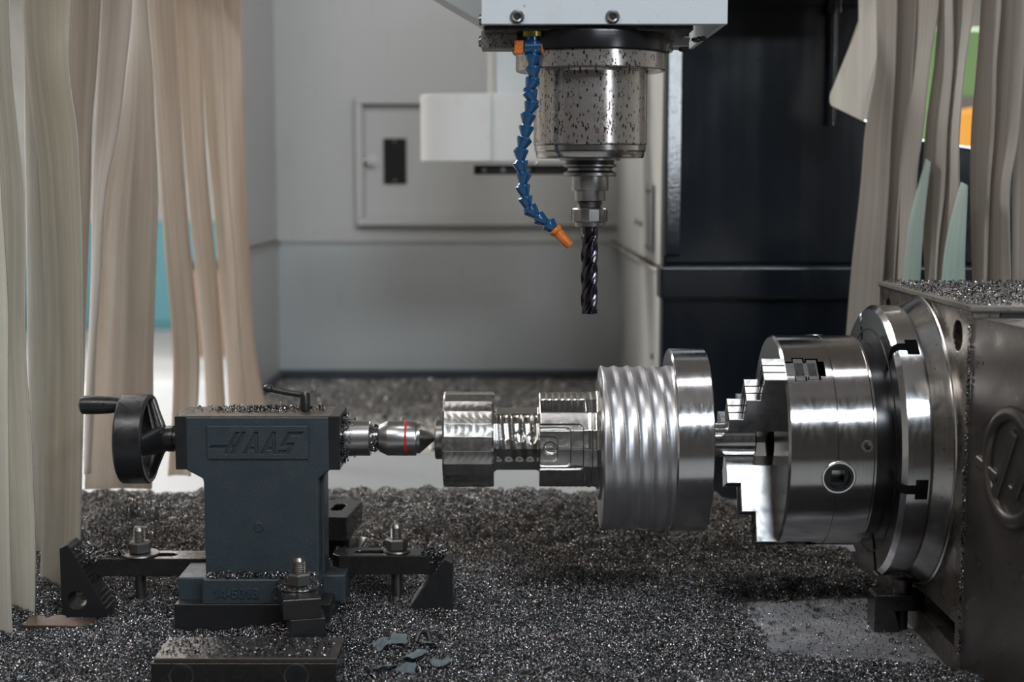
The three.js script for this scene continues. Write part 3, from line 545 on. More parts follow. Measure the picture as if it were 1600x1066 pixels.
// ------------------------------------------------------------------ tailstock
const fontLoader = new FontLoader();
const sans = await fontLoader.loadAsync('fonts/droid/droid_sans_bold.typeface.json');
{
  const t = thing('tailstock', 'dark blue-grey cast tailstock with a black handwheel', 'tailstock', [-195, 0, 0]);
  const X = (x) => x + 195;
  const q = [[-249.4, 172], [-139.8, 172], [-139.8, 130.5], [-148.2, 124], [-149, 121], [-149, 48], [-147, 45], [-237.4, 45], [-236.6, 48], [-236.6, 121], [-237.4, 124], [-249.4, 130.5]].map(([x, y]) => [X(x), y]);
  part('body', extrude(q, 48, 1.2).translate(0, 0, -24), M.castBlue, t);
  part('top_surface', range(X(-249), X(-140), 171.4, 172.7, -23.6, 23.6, 0.4), M.castTop, t, 'worn bare metal top');
  part('rear_web', range(X(-149.5), X(-146.5), 46, 122, -20, 8, 1), M.castBlue, t);
  part('end_plate', range(X(-257.8), X(-249), 131, 172.4, -24, 24, 0.6), M.blackPlastic, t);
  part('end_plate', range(X(-140.2), X(-131.6), 130.8, 172.6, -24.4, 24.4, 0.6), M.blackPlastic, t);
  part('foot', extrude([[X(-236.4), 29.6], [X(-147.5), 29.6], [X(-147.5), 46], [X(-149), 49.4], [X(-235), 49.4], [X(-236.4), 46]], 64, 1.2).translate(0, 0, -24), M.castBlue, t);
  part('side_flange', range(X(-258), X(-235), 27, 47, -20, 26, 1.5), M.castBlue, t); part('side_flange', range(X(-150), X(-130.5), 22, 44, -24, 8, 1.5), M.castBlue, t);
  part('riser_plate', range(X(-258), X(-139), 8, 29.8, -40, 40, 0.8), M.blackOxide, t);
  part('boss', lathe([[0, 24.3], [2.2, 24.3], [2.6, 25.1], [3.4, 25.1], [4, 24.2], [4, 23]], 'z', 28).translate(X(-195), 86, 0), M.castBlue, t);
  { // raised plate with the maker's lettering cut into it
    const ox = X(-231), oy = 143.6, ab = (pts) => pts.map(([x, y]) => [ox + x, oy + y]), up = (pts) => ab(pts.map(([x, y]) => [x + 0.56 * y, y]));
    const H = up([[-3, 4], [10.5, 4], [10.5, 0], [13.3, 0], [13.3, 4], [15.6, 4], [15.6, 0], [18.4, 0], [18.4, 17], [15.6, 17], [15.6, 6.6], [13.3, 6.6], [13.3, 17], [10.5, 17], [10.5, 6.6], [-3, 6.6]]);
    const A = (o) => ab([[o, 0], [o + 3, 0], [o + 4.7, 3], [o + 9.6, 3], [o + 9.6, 0], [o + 12.2, 0], [o + 12.2, 17], [o + 9.5, 17]]);
    const S = up([[50.2, 0], [59, 0], [59, 8.5], [52.2, 8.5], [52.2, 14.2], [60, 14.2], [61, 17], [49.4, 17], [49.4, 5.8], [56.2, 5.8], [56.2, 2.8], [50.2, 2.8]]);
    const holes = [H, A(24.9), A(38.3), S.map(([x, y]) => [x + 1.2, y])];
    part('name_panel', extrude([[X(-233), 139.6], [X(-155.5), 139.6], [X(-155.5), 165.2], [X(-233), 165.2]], 2.6, 0.35, holes).translate(0, 0, 23.4), M.castBlue, t, 'raised panel with cut-in lettering');
    for (const o of [24.9, 38.3]) part('letter_island', extrude(ab([[o + 6.2, 5.4], [o + 9.6, 5.4], [o + 9.6, 11.4]]), 2.6, 0.2).translate(0, 0, 23.4), M.castBlue, t);
  }
  const num = new TextGeometry('14-5013', { font: sans, size: 7.6, depth: 1.2, curveSegments: 5, bevelEnabled: true, bevelSize: 0.2, bevelThickness: 0.3, bevelSegments: 1 }).scale(0.92, 1, 1).translate(X(-228), 34.6, 39.6);
  part('cast_number', num, M.castBlue, t, 'raised cast part number');
  part('cast_mark', new THREE.TorusGeometry(5, 0.7, 6, 4).scale(0.8, 1, 1).translate(X(-180), 38.5, 40), M.castBlue, t);
  // quill
  part('quill', lathe([[0, -134], [13.8, -134], [13.8, -111], [13.2, -110.2], [8, -110], [0, -110]], 'x', 72).translate(195, AY + 1, 0), M.satinSteel, t);
  // clamping lever on top
  const lv = part('clamp_lever', lathe([[0, 171], [3.4, 171], [3.6, 173], [4.2, 174], [4.2, 185], [3.4, 187], [0, 187.4]], 'y', 28).translate(X(-161.3), 0, 0), M.blackPlastic, t);
  part('lever_arm', tube([[X(-161), 185.4, 0], [X(-168), 186.2, 0.4], [X(-178), 188, 1], [X(-187), 190, 1.4]], 2.4, 20, 12), M.blackPlastic, lv);
  part('lever_tip', new THREE.SphereGeometry(3.5, 20, 14).scale(1.25, 0.9, 1).translate(X(-189.5), 190.6, 1.5), M.blackPlastic, lv);
  part('lever_screw', lathe([[0, 187], [2.4, 187], [2.2, 188], [0, 188]], 'y', 16).translate(X(-161.3), 0, 0), M.nutSteel, lv);
  part('oil_nipple', lathe([[0, 172], [1.7, 172], [1.7, 175], [2.2, 175.4], [2.2, 177.5], [1.4, 178.6], [0, 179]], 'y', 18).translate(X(-149.5), 0, -4), M.studSteel, t);
  // handwheel: axis along x
  const hw = part('handwheel', lathe([[32.5, -303], [34, -303.4], [35, -302], [35, -283], [34, -281.6], [31.4, -281.6], [30.4, -283.4], [29.6, -289], [30.4, -301.6], [32.5, -303]], 'x', 110).translate(195, AY + 0.6, 0), M.blackPlastic, t, 'black rimmed handwheel');
  const spoke = (a) => { const g = new THREE.CylinderGeometry(5.4, 8.4, 34, 20).scale(0.7, 1, 1.4); g.translate(0, 17, 0).rotateZ(0.36); return g.rotateX(a).translate(X(-273), AY + 0.6, 0); };
  for (const a of [-0.5, 1.6, 3.7]) part('spoke', spoke(a), M.blackPlastic, hw);
  part('hub', lathe([[0, -276], [6, -276.5], [8.5, -274], [10.2, -268], [10.2, -263.8], [9, -263.6], [9, -262.6], [9.8, -262.4], [9.8, -257.6], [0, -257.6]], 'x', 48).translate(195, AY + 0.6, 0), M.blackPlastic, hw);
  const hd = part('crank_handle', lathe([[0, -336], [5, -335.6], [6.9, -334], [7.2, -331], [7.2, -322], [6.6, -312], [5.6, -305], [5.2, -300], [0, -300]], 'x', 40).translate(195, AY + 27.6, 3), M.blackPlastic, hw);
}

// ------------------------------------------------------------------ strap clamps, step blocks and studs round the tailstock
const studGeo = (() => {
  const threads = (y0, y1) => { const p = []; for (let y = y0; y < y1; y += 1.5) p.push([4.1, y], [4.9, y + 0.75]); return p; };
  return lathe([[0, -52], [4.1, -52], ...threads(-52, -36), [4.6, -36], [4.6, 0], ...threads(0, 21), [3.6, 23], [0, 23.2]], 'y', 28, 0.3);
})();
const nutGeo = (() => { const g = lathe([[4.4, 0], [8.2, 0], [9.3, 1], [9.3, 8], [8, 9.4], [4.4, 9.4]], 'y', 6, 0.3); return g; })();
const washerGeo = lathe([[4.9, 0], [15, 0], [15.6, 0.6], [15.2, 1.8], [4.9, 2]], 'y', 48);
const washerSmall = lathe([[4.9, 0], [10.6, 0], [11, 0.6], [10.6, 1.8], [4.9, 2]], 'y', 40);
function stud(label, x, y, z, washer = washerGeo) {   // origin at the top face of the bar
  const s = thing('clamp_stud', label, 'stud', [x, y, z], 'clamp studs with nut and washer');
  part('threaded_rod', studGeo, M.studSteel, s); part('washer', washer, M.studSteel, s);
  const n = part('nut', nutGeo, M.studSteel, s); n.position.y = 2 * U; n.rotation.y = rr(0, 1);
  return s;
}
function barGeo(len, wid, th, slot0, slot1, nose = 8) {   // slotted clamp bar along +x; top at y = 0
  const s = new THREE.Shape([[0, -wid / 2], [len - nose, -wid / 2], [len, -wid / 4], [len, wid / 4], [len - nose, wid / 2], [0, wid / 2]].map(([x, y]) => new THREE.Vector2(x, y)));
  const h = new THREE.Path(); h.absarc(slot0, 0, 5, Math.PI / 2, Math.PI * 1.5, false); h.lineTo(slot1, -5); h.absarc(slot1, 0, 5, -Math.PI / 2, Math.PI / 2, false); h.closePath();
  return extrude(s, th, 0.6, [h], 12).rotateX(-Math.PI / 2).translate(0, -th, 0);
}
const stairGeo = (w, h, d, holeX, holeY, holeR, n = 14) => {   // step block: straight back on the left, toothed slope on the right
  const p = [[0, 0], [w, 0]]; for (let i = 0; i < n; i++) { const y = 6 + (h - 8) * i / n, x = w - (w - 7) * i / n; p.push([x, y + (h - 8) / n * 0.8], [x - (w - 7) / n * 0.5, y + (h - 8) / n]); } p.push([6, h], [0, h - 3]);
  return extrude(p, d, 0.3, holeR ? [circlePath(holeX, holeY, holeR)] : [], 24);
};
{
  const b = thing('step_block', 'toothed black step block with a round hole, left of the tailstock', 'step block', [-359, 3, -34]);
  part('block', stairGeo(36, 61, 26, 12.5, 16, 7.6), M.blackOxide, b);
  const c = thing('clamp_bar', 'long slotted black clamp bar left of the tailstock', 'clamp', [-345, 49.5, -34]);
  part('bar', barGeo(108, 27, 14.5, 30, 68, 10), M.oilyBlack, c);
  stud('threaded stud with nut and wide washer on the left clamp bar', -302, 49.5, -34);
}
{
  const b = thing('step_block', 'black toothed step block at the right end of the right clamp', 'step block', [-47, 4, -2]);
  part('block', stairGeo(36, 50, 26, 0, 0, 0).rotateY(Math.PI), M.blackOxide, b);
  const c = thing('clamp_bar', 'slotted black clamp bar lying right of the tailstock', 'clamp', [-56, 54, -26]);
  part('bar', barGeo(88, 26, 15.5, 34, 66, 6).rotateY(Math.PI), M.oilyBlack, c);
  stud('threaded stud with tall nut on the right clamp bar', -93, 54, -26, washerSmall);
}
{
  const c = thing('clamp_bar', 'square-ended black clamp bar in front of the tailstock', 'clamp', [-152, 50, 96]);
  part('bar', mergeGeometries([barGeo(62, 27, 15, 22, 40, 6)].map((g) => g)).rotateY(Math.PI / 2 + 0.24), M.oilyBlack, c);
  const r = thing('riser_block', 'square black riser block under the front clamp bar', 'block', [-151, 16, 83]);
  r.rotation.y = 0.24;
  part('block', box(26, 30, 24, 0, 4, 0, 0.8), M.blackOxide, r);
  part('base_plate', box(30, 3, 28, 0, -13, 0, 0.6), M.nutSteel, r);
  stud('threaded stud with nut on the front clamp bar', -158.5, 50, 64);
}
{
  const c = thing('clamp_bar', 'black clamp bar behind the right side of the tailstock', 'clamp', [-152, 74, -92]);
  part('bar', barGeo(70, 30, 20, 30, 46, 6).rotateY(Math.PI / 2 - 0.1).translate(0, 0, 30), M.oilyBlack, c);
  part('heel', box(24, 26, 20, 0, -33, -24, 0.8), M.blackOxide, c);
  const p = thing('parallel_strip', 'small flat steel strip lying behind the right clamp bar', 'strip', [-128, 50, -58]);
  part('strip', box(7, 3, 22, 0, 0, 0, 0.4).rotateX(0.5).rotateY(-0.5), M.groundSteel, p);
}
{ // block in the foreground
  const b = thing('vise_jaw', 'dark steel jaw block with two counterbored screws at the bottom edge', 'block', [-185.5, 0, 126]);
  part('block', range(-64, 64, -2, 20.4, -24, 24, 0.8), M.oilyBlack, b);
  part('cap_plate', range(-62, 64.6, 20.4, 23.4, -25, 22.6, 0.6), M.bodyCover, b);
  for (const x of [-42.6, 36.6]) {
    const s = part('cap_screw', lathe([[3.4, 24.4], [6.2, 24.4], [6.6, 23.6], [6.6, 22], [0, 22], [0, 23], [3.2, 23.2]], 'z', 32).translate(x, 11, 0), M.blackOxide, b);
    part('counterbore', lathe([[7.4, 24.3], [8.8, 24.5], [9, 23.8], [7.4, 23.4]], 'z', 40).translate(x, 11, 0), M.nutSteel, s);
  }
}
{ // brown notched plate beside the left step block
  const sh = new THREE.Shape(); sh.moveTo(-26, 0); sh.lineTo(22, -2); sh.lineTo(27, 6); sh.lineTo(26, 16); sh.lineTo(6, 18); sh.absarc(-4, 16, 7, 0, Math.PI, false); sh.absarc(-20, 15, 7, 0.2, Math.PI * 0.9, false); sh.closePath();
  const p = thing('notched_plate', 'brown rusty plate with round notches half buried in chips', 'plate', [-352, 4, 28]);
  part('plate', extrude(sh, 6, 0.6).rotateX(-Math.PI / 2 + 0.06), M.rust, p);
}

// ------------------------------------------------------------------ spindle head
const SX = 59.6;
{
  const h = thing('spindle_head', 'white spindle head with speckled steel spindle nose', 'spindle head', [SX, 440, 0]);
  const P = (g) => g.translate(0, -440, 0);
  const cv = part('front_cover', P(range(-81.6, 94.9, 462.7, 640, 54, 62, 0.8)), M.white, h);
  part('side_cover', P(range(-81.6, -78, 462.9, 640, -140, 54, 0.6)), M.white, h); part('side_cover', P(range(91.4, 94.9, 462.9, 640, -140, 54, 0.6)), M.white, h);
  for (const x of [-55.9, 12.4]) {
    const b = part('cover_bolt', P(lathe([[2.4, 2.6], [3.6, 3.2], [5, 1.6], [5.2, 0], [0, 0], [0, 1], [2.2, 1.2]], 'z', 28).translate(x, 467.9, 62)), M.nutSteel, cv);
    part('hex_recess', P(new THREE.CylinderGeometry(2.2, 2.2, 0.6, 6).rotateX(Math.PI / 2).translate(x, 467.9, 63.4)), M.blackOxide, b);
  }
  part('side_bolt', P(lathe([[0, 0], [4.6, 0], [4, 2], [0, 2.8]], 'x', 20).rotateY(Math.PI).translate(-81.6, 468, 40)), M.nutSteel, h);
  part('casting', P(range(-80, 72, 459.5, 520, -120, 50, 1)), M.oilyBlack, h);
  part('left_block', P(range(-82.6, -40, 449.4, 462.4, -10, 20, 0.8)), M.castGrey, h);
  part('block_bolt', P(lathe([[0, 0], [4.6, 0], [4, 2], [0, 2.8]], 'x', 20).rotateY(Math.PI).translate(-82.6, 456, 4)), M.nutSteel, h);
  part('right_bracket', P(range(64, 79, 455, 462.6, -60, -28, 0.6)), M.groundSteel, h);
  part('bracket_plate', P(extrude([[52, 462], [66, 462], [66, 452], [60, 455]], 24, 0.4).translate(0, 0, -52)), M.spindleSteel, h);
  for (const [x, y] of [[84, 460.5], [88, 461.5], [74, 453]]) part('grease_lump', P(new THREE.IcosahedronGeometry(2.6, 2).scale(1.6, 0.8, 1).translate(x, y, -30)), M.oilyBlack, h);
  part('rear_cover', P(extrude([[-160, 545], [-80, 545], [-80, 482], [-120, 505], [-160, 530]], 60, 1).translate(0, 0, -200)), M.white, h);
  part('upper_ring', P(lathe([[40, 460], [59, 460], [59.4, 458.6], [59.4, 447.4], [58.6, 446.6], [40, 446.6]], 'y', 128)), M.blackRing, h);
  part('flange', P(lathe([[40, 446.8], [56.2, 446.8], [56.8, 446], [56.8, 434.4], [56, 433.6], [40, 433.6]].reverse(), 'y', 128)), M.spindleSteel, h);
  part('nose', P(lathe([[38, 378], [42.6, 378], [43.2, 379], [43.2, 432], [44.4, 434], [38, 434]], 'y', 128)), M.spindleSteel, h);
  part('nose_ring', P(lathe([[36, 373], [41.6, 373], [42.4, 374], [42.6, 377.6], [36, 377.8]], 'y', 128)), M.spottedSteel, h);
  part('nose_cap', P(lathe([[0, 368.4], [40.4, 368.4], [41, 369.2], [41.6, 372.8], [0, 372.9]], 'y', 128)), M.spottedSteel, h);
  const stain = part('rust_spot', P(box(3, 4, 0.5, 0, 0, 43.1, 0.2).rotateY(0.03).translate(1.6, 388, 0)), M.rust, h);
}
{
  const t = thing('tool_holder', 'steel collet tool holder under the spindle nose', 'tool holder', [SX, 316, 0]);
  const P = (g) => g.translate(0, -316, 0);
  part('flange', P(lathe([[0, 366.6], [23, 366.6], [23, 368.3], [0, 368.3]], 'y', 72)), M.nutSteel, t);
  part('taper', P(lathe([[18.5, 363.4], [18.5, 366.8]], 'y', 60)), M.blackOxide, t);
  part('v_flange', P(lathe([[0, 354.6], [19.6, 354.6], [20.3, 355.2], [20.3, 357.2], [16.8, 359], [16.8, 360.6], [20.3, 362], [20.3, 363.4], [19.8, 363.8], [0, 363.8]], 'y', 96)), M.nutSteel, t);
  part('holder_body', P(lathe([[0, 336], [11.8, 336], [11.9, 336.4], [11.9, 343], [12.2, 343.6], [14, 343.8], [14.3, 344.4], [14.3, 354.8], [0, 354.8]], 'y', 72)), M.holderSteel, t);
  part('thread', P(lathe([[0, 330]].concat(...Array.from({ length: 6 }, (_, i) => [[9.3, 330.4 + i], [9.9, 330.9 + i]]), [[9.3, 336.6], [0, 337]]), 'y', 60)), M.studSteel, t);
  const n = part('collet_nut', P(lathe([[0, 316], [10.6, 316], [11.6, 316.6], [11.8, 319.4], [13, 319.8], [13.4, 320.6], [13.4, 329.4], [12.6, 330.4], [0, 330.4]], 'y', 72)), M.nutSteel, t);
  for (let i = 0; i < 6; i++) part('wrench_flat', P(box(8, 9, 0.7, 0, 325, 13.1, 0.3).rotateY(i * Math.PI / 3 + 0.2)), M.nutSteel, n);
}
{ // helical end mill
  const t = thing('end_mill', 'dark four-flute end mill clamped in the tool holder', 'end mill', [SX, 249, 0]);
  const n = 120, m = 96, pos = [], uv = [], idx = [];
  for (let i = 0; i <= n; i++) for (let j = 0; j <= m; j++) {
    const y = 68 * i / n, a = j / m * 2 * Math.PI, f = ((a + y * 0.092) / (Math.PI / 2) % 1 + 1) % 1;
    const r0 = 6.5, dep = 2.5 * Math.sin(Math.PI * clamp(f / 0.62, 0, 1)) ** 0.8 * (f < 0.62 ? 1 : 0), k = 1 - sstep(56, 64, y), r = r0 - dep * k;
    pos.push(r * Math.cos(a), y, r * Math.sin(a)); uv.push(a * 6 * U, y * U);
  }
  for (let i = 0; i < n; i++) for (let j = 0; j < m; j++) { const a = i * (m + 1) + j, b = a + m + 1; idx.push(a, b, a + 1, a + 1, b, b + 1); }
  const c = pos.length / 3; pos.push(0, 0.8, 0); uv.push(0, 0); for (let j = 0; j < m; j++) idx.push(c, j, j + 1);
  let g = new THREE.BufferGeometry(); g.setAttribute('position', new THREE.Float32BufferAttribute(pos, 3)); g.setAttribute('uv', new THREE.Float32BufferAttribute(uv, 2)); g.setIndex(idx);
  g = toCreasedNormals(g, 0.6); g.userData.uvDone = true;
  part('fluted_cutter', g, M.carbide, t);
}
{ // jointed coolant hose
  const c = thing('coolant_hose', 'blue jointed coolant hose with orange valve and nozzle', 'hose', [14, 360, 40]);
  const P = (g) => g.translate(-14, -360, -40);
  const path = new THREE.CatmullRomCurve3([[15.2, 443], [15, 436.4], [15.5, 427.1], [13.2, 417.8], [14.6, 409.5], [11.8, 399.2], [10.8, 389.9], [8.6, 380.6], [6.6, 371.2], [6.6, 362.7], [8.2, 354.8], [8.6, 343.9], [11.6, 333], [18.4, 325.4], [25.6, 320], [33, 314.2]].map(([x, y]) => V(x, y, 40)));
  part('fitting', P(new THREE.CylinderGeometry(8.6, 8.6, 5, 6).translate(15.6, 458.6, 40)), M.brass, c, 'yellow brass hex fitting');
  part('valve_body', P(mergeGeometries([lathe([[0, 441], [4.4, 441], [4.4, 444], [5.6, 445], [5.6, 452], [4.4, 453], [4.4, 457], [0, 457]], 'y', 28), lathe([[0, -6], [5.8, -6], [5.8, 6], [0, 6]], 'x', 28).translate(0, 448.4, 0)].map((g) => { const k = g.index ? g.toNonIndexed() : g; return k; })).translate(15.2, 0, 40)), M.hose, c);
  part('valve_handle', P(extrude([[-7.6, 5], [-1, 5.4], [-1, -5], [-8.4, -4.6]], 7, 1).translate(9.6, 448.2, 36.5)), M.orange, c, 'orange valve handle');
  part('valve_cap', P(lathe([[0, 0], [6, 0], [6.2, 1], [5, 2.2], [0, 2.4]], 'x', 28).translate(21.4, 448.4, 40)), M.orange, c, 'orange valve cap');
  const seg = lathe([[0, 5.6], [4.9, 5.5], [5.8, 4.8], [5.8, 3.2], [3.5, -2.8], [3.2, -3.8], [4.2, -5.2], [4.2, -6.4], [3, -8], [0, -8]], 'y', 28);
  const n = 16;
  for (let i = 0; i < n; i++) {
    const u = (i + 0.5) / n, p = path.getPointAt(u), d = path.getTangentAt(u), m = part('hose_segment', seg, M.hose, c);
    d.x += 0.12 * Math.sin(i * 2.4); d.normalize();
    m.position.set((p.x - 14) * U, (p.y - 360) * U, 0); m.quaternion.setFromUnitVectors(V(0, -1, 0), d); m.scale.set(0.98 + 0.05 * Math.sin(i * 3.1), 0.86, 1);
  }
  const nz = part('nozzle', lathe([[2, -13.6], [2.9, -13.4], [3.2, -12.6], [4, 0], [5, 1.4], [5.2, 3], [4.6, 4], [0, 4], [0, -12]], 'y', 28), M.orange, c, 'orange round nozzle');
  nz.position.set((34 - 14) * U, (312.8 - 360) * U, 0); nz.quaternion.setFromUnitVectors(V(0, -1, 0), V(0.68, -0.73, 0.02).normalize());
}

// ------------------------------------------------------------------ metal chips
const bare = (x, z) => sstep(150, 205, x + 14 * fbm(z / 40, x / 40)) * sstep(-100, -68, z + 26 * fbm(x / 50, z / 50, 5)) * (1 - sstep(66, 150, z + 22 * fbm(x / 44, z / 44, 9) + (x - 220) * -0.12));
function height(x, z) {
  const n = fbm(x / 70, z / 70, 1, 4), f = fbm(x / 16, z / 16, 4, 3);
  let h = 11 + 9 * n + 4 * f;
  const back = sstep(-70, -300, z) * (1 - sstep(-322, -352, z)) * (1 - sstep(190, 300, x));
  h += back * (30 + 9 * fbm(x / 90, 3, 2) + 6 * f);
  h += 8 * Math.exp(-(((z + 95) / 26) ** 2)) * sstep(-90, -20, x) * (1 - sstep(90, 160, x));   // low ridge in front of the back pile
  h -= 5 * Math.exp(-(((z + 150) / 34) ** 2)) * sstep(-80, 40, x);
  h *= 1 - 0.55 * sstep(-60, 40, z) * sstep(-330, -380, x);
  h -= sstep(318, 352, -z) * 6;
  const b = Math.max(bare(x, z), sstep(180, 290, x) * (z < -60 ? 1 : 0) * sstep(-200, -250, z) , 0);
  h = h * (1 - b) + b * (-2.5 + 5 * Math.max(0, f));
  // the fixtures keep a clear space: level round them
  const near = (cx, cz, rx, rz) => clamp(Math.max(Math.abs(x - cx) / rx, Math.abs(z - cz) / rz), 0, 2);
  const k = sstep(1.35, 0.95, near(-197, 0, 68, 48)); h = h * (1 - k) + k * Math.min(h, 15);
  const k3 = sstep(1.5, 0.9, near(-343, -12, 26, 24)); h = h * (1 - k3) + k3 * Math.min(h, 3);
  const k2 = sstep(1.25, 1, near(-186, 175, 70, 76)); h = h * (1 - k2) + k2 * 3;
  return h;
}
{
  const pile = thing('chip_pile', 'deep pile of dark glittering metal chips covering the machine table', 'chips');
  pile.userData.kind = 'stuff';
  const x0 = -560, x1 = 330, z0 = -352, z1 = 228, nx = 260, nz = 180, g = new THREE.PlaneGeometry(x1 - x0, z1 - z0, nx, nz).rotateX(-Math.PI / 2).translate((x0 + x1) / 2, 0, (z0 + z1) / 2), p = g.attributes.position;
  for (let i = 0; i < p.count; i++) { const x = p.getX(i), z = p.getZ(i), e = Math.min(x - x0, x1 - x, z - z0, z1 - z); p.setY(i, e < 0.5 ? 0.2 : height(x, z) - 1.6); }
  g.computeVertexNormals();
  const heap = part('heap', g, M.heap, pile); heap.userData.kind = 'stuff';
  // three kinds of curled chip
  const curl = (len, wid, turn, tw) => {
    const n = 5, pos = [], idx = [];
    for (let i = 0; i <= n; i++) { const s = i / n - 0.5, a = s * turn, r = len / turn; for (const w of [-0.5, 0.5]) { const v = V(Math.sin(a) * r, (1 - Math.cos(a)) * r * 1.0, w * wid * (1 - 0.5 * Math.abs(s))); v.applyAxisAngle(V(1, 0, 0), s * tw); pos.push(v.x, v.y, v.z); } }
    for (let i = 0; i < n; i++) { const a = i * 2; idx.push(a, a + 1, a + 2, a + 2, a + 1, a + 3); }
    const k = new THREE.BufferGeometry(); k.setAttribute('position', new THREE.Float32BufferAttribute(pos, 3)); k.setIndex(idx); k.scale(U, U, U); const q = k.toNonIndexed(); q.computeVertexNormals(); return q;
  };
  const kinds = [curl(4.2, 1.9, 2.6, 1.2), curl(3.0, 1.6, 1.6, 2.0), curl(5.2, 1.4, 4.2, 2.6)];
  const tone = (x, z) => {
    const k = rnd(), back = sstep(-70, -150, z + 20 * fbm(x / 60, z / 60, 8)), v = 0.35 + 0.65 * rnd();
    const warm = back * 0.8 + 0.15 + 0.5 * fbm(x / 120, z / 120, 11);
    if (k < 0.004) return [0.1 * v, 0.2 * v, 0.34 * v];
    if (k < 0.05 + 0.1 * warm) return [0.62 * v, 0.55 * v, 0.47 * v];
    if (k < 0.46) return [0.06 * v, 0.078 * v, 0.08 * v];
    return [(0.335 + 0.03 * warm) * v, (0.32 + 0.02 * warm) * v, (0.345 - 0.01 * warm) * v];
  };
  function scatter(parent, counts, place, lift, scale = 1, bright = 1) {
    counts.forEach((n, k) => {
      const m = new THREE.InstancedMesh(kinds[k], M.chip, n), q = new THREE.Matrix4(), e = new THREE.Euler(), Q = new THREE.Quaternion(), c = new THREE.Color();
      for (let i = 0; i < n; i++) {
        const [x, y, z] = place(), s = scale * (0.55 + 0.75 * rnd());
        e.set(rr(-3.1, 3.1), rr(-3.1, 3.1), rr(-3.1, 3.1)); Q.setFromEuler(e);
        q.compose(V(x * U, (y + lift * rnd()) * U, z * U), Q, V(s, s, s)); m.setMatrixAt(i, q);
        const t = tone(x + parent.position.x / U, z + parent.position.z / U); m.setColorAt(i, c.setRGB(t[0] * bright, t[1] * bright, t[2] * bright));
      }
      m.name = 'chips'; m.userData.kind = 'stuff'; m.castShadow = m.receiveShadow = true; parent.add(m);
    });
  }
  scatter(pile, [300000, 330000, 110000], () => { for (;;) { const x = rr(x0 + 40, x1), z = rr(-350, 200), h = height(x, z); if (h < -1 && rnd() < 0.93) continue; if (x > 312 && z < 130) continue; return [x, Math.max(h, 0.4), z]; } }, 2.2, 0.44, 1.35);
  // chips lying in the rear tray
  const rear = thing('chip_pile', 'grey layer of chips lying blurred in the rear tray', 'chips'); rear.userData.kind = 'stuff';
  const g2 = new THREE.PlaneGeometry(660, 700, 150, 150).rotateX(-Math.PI / 2).translate(-90, 0, -1120), p2 = g2.attributes.position;
  for (let i = 0; i < p2.count; i++) p2.setY(i, -4 + 5 * Math.max(0, fbm(p2.getX(i) / 26, p2.getZ(i) / 50, 17, 3) + 0.15) - (p2.getZ(i) > -772 ? 1.5 : 0));
  g2.computeVertexNormals();
  part('heap', g2, std({ color: lin(0.62, 0.64, 0.65), metalness: 0.1, roughness: 0.6, map: rep(T.wear, 3), bumpMap: rep(T.grain, 4), bumpScale: 0.004 }), rear).userData.kind = 'stuff';
  scatter(rear, [5000, 5000, 2000], () => { const x = rr(-415, 236), z = rr(-1470, -775); return [x, -3 + 5 * Math.max(0, fbm(x / 26, z / 50, 17, 3) + 0.15), z]; }, 2, 1.5, 2.2);
  // thin scatters on flat tops
  const tops = (name, label, n, place, lift) => { const s = thing(name, label, 'chips'); s.userData.kind = 'stuff'; scatter(s, n, place, lift, 0.62); return s; };
  tops('chip_scatter', 'loose chips scattered on top of the tailstock', [260, 280, 60], () => [clamp(-195 + 30 * (rnd() + rnd() + rnd() - 1.5) * 1.5, -247, -134), 173, rr(-22, 12) * 0.9 - 2], 1.2);
  tops('chip_scatter', 'loose chips scattered on top of the rotary table', [2300, 2500, 700], () => { for (;;) { const x = rr(318, 600), z = rr(-125, 120); if (rnd() < 0.55 + 0.9 * fbm(x / 22, z / 22, 3)) return [x, 265.8, z]; } }, 1.2);
  tops('chip_scatter', 'loose chips stuck along the corner seam of the rotary table', [260, 300, 60], () => [315 + rr(-1, 0.6), rr(20, 260), 127.6 + rr(-0.6, 1)], 0.6);
  tops('chip_scatter', 'chips clinging to the quill and end plate of the tailstock', [260, 300, 120], () => { const a = rr(0, 6.28), r = rr(13.2, 20), x = -131 + rnd() ** 2 * 9; return [x, AY + 1 + Math.sin(a) * r * (x > -128 ? 0.75 : 1), Math.cos(a) * r * (x > -128 ? 0.75 : 1)]; }, 0.8);
  tops('chip_scatter', 'chips packed in the gap between quill and live center', [70, 90, 30], () => { const a = rr(0, 6.28), r = rr(8.6, 10.6); return [rr(-110, -104.6), AY + 1 + Math.sin(a) * r, Math.cos(a) * r]; }, 0.5);
  tops('chip_scatter', 'chips lying on the left clamp bar and step block', [240, 260, 60], () => rnd() < 0.75 ? [rr(-342, -312), 50, rr(-45, -24)] : [rr(-352, -332), 58 - (rnd()) * 14, rr(-32, -12)], 2.6);
  tops('chip_scatter', 'wet lump of chips on the outer end of the right clamp', [500, 520, 160], () => { const a = rr(0, 6.28), r = 11 * Math.sqrt(rnd()); return [-62 + Math.cos(a) * r, 54 + (1 - r / 12) * 6 - (rnd() < 0.3 ? rnd() * 8 : 0), -22 + Math.sin(a) * r * 1.0]; }, 1.4);
  tops('chip_scatter', 'chips lying on the foot of the tailstock', [300, 340, 60], () => [rr(-234, -150), 50, rr(25, 39)], 1.2);
  tops('chip_scatter', 'chips lying on top of the foreground block', [320, 360, 60], () => [rr(-244, -126), 23.8, rr(104, 146)], 1);
  tops('chip_scatter', 'chips caught on the front clamp bar and its washer', [70, 80, 20], () => { const a = rr(0, 6.28), r = rr(9, 17); return [-158.5 + Math.cos(a) * r, 51.5, 64 + Math.sin(a) * r]; }, 1);
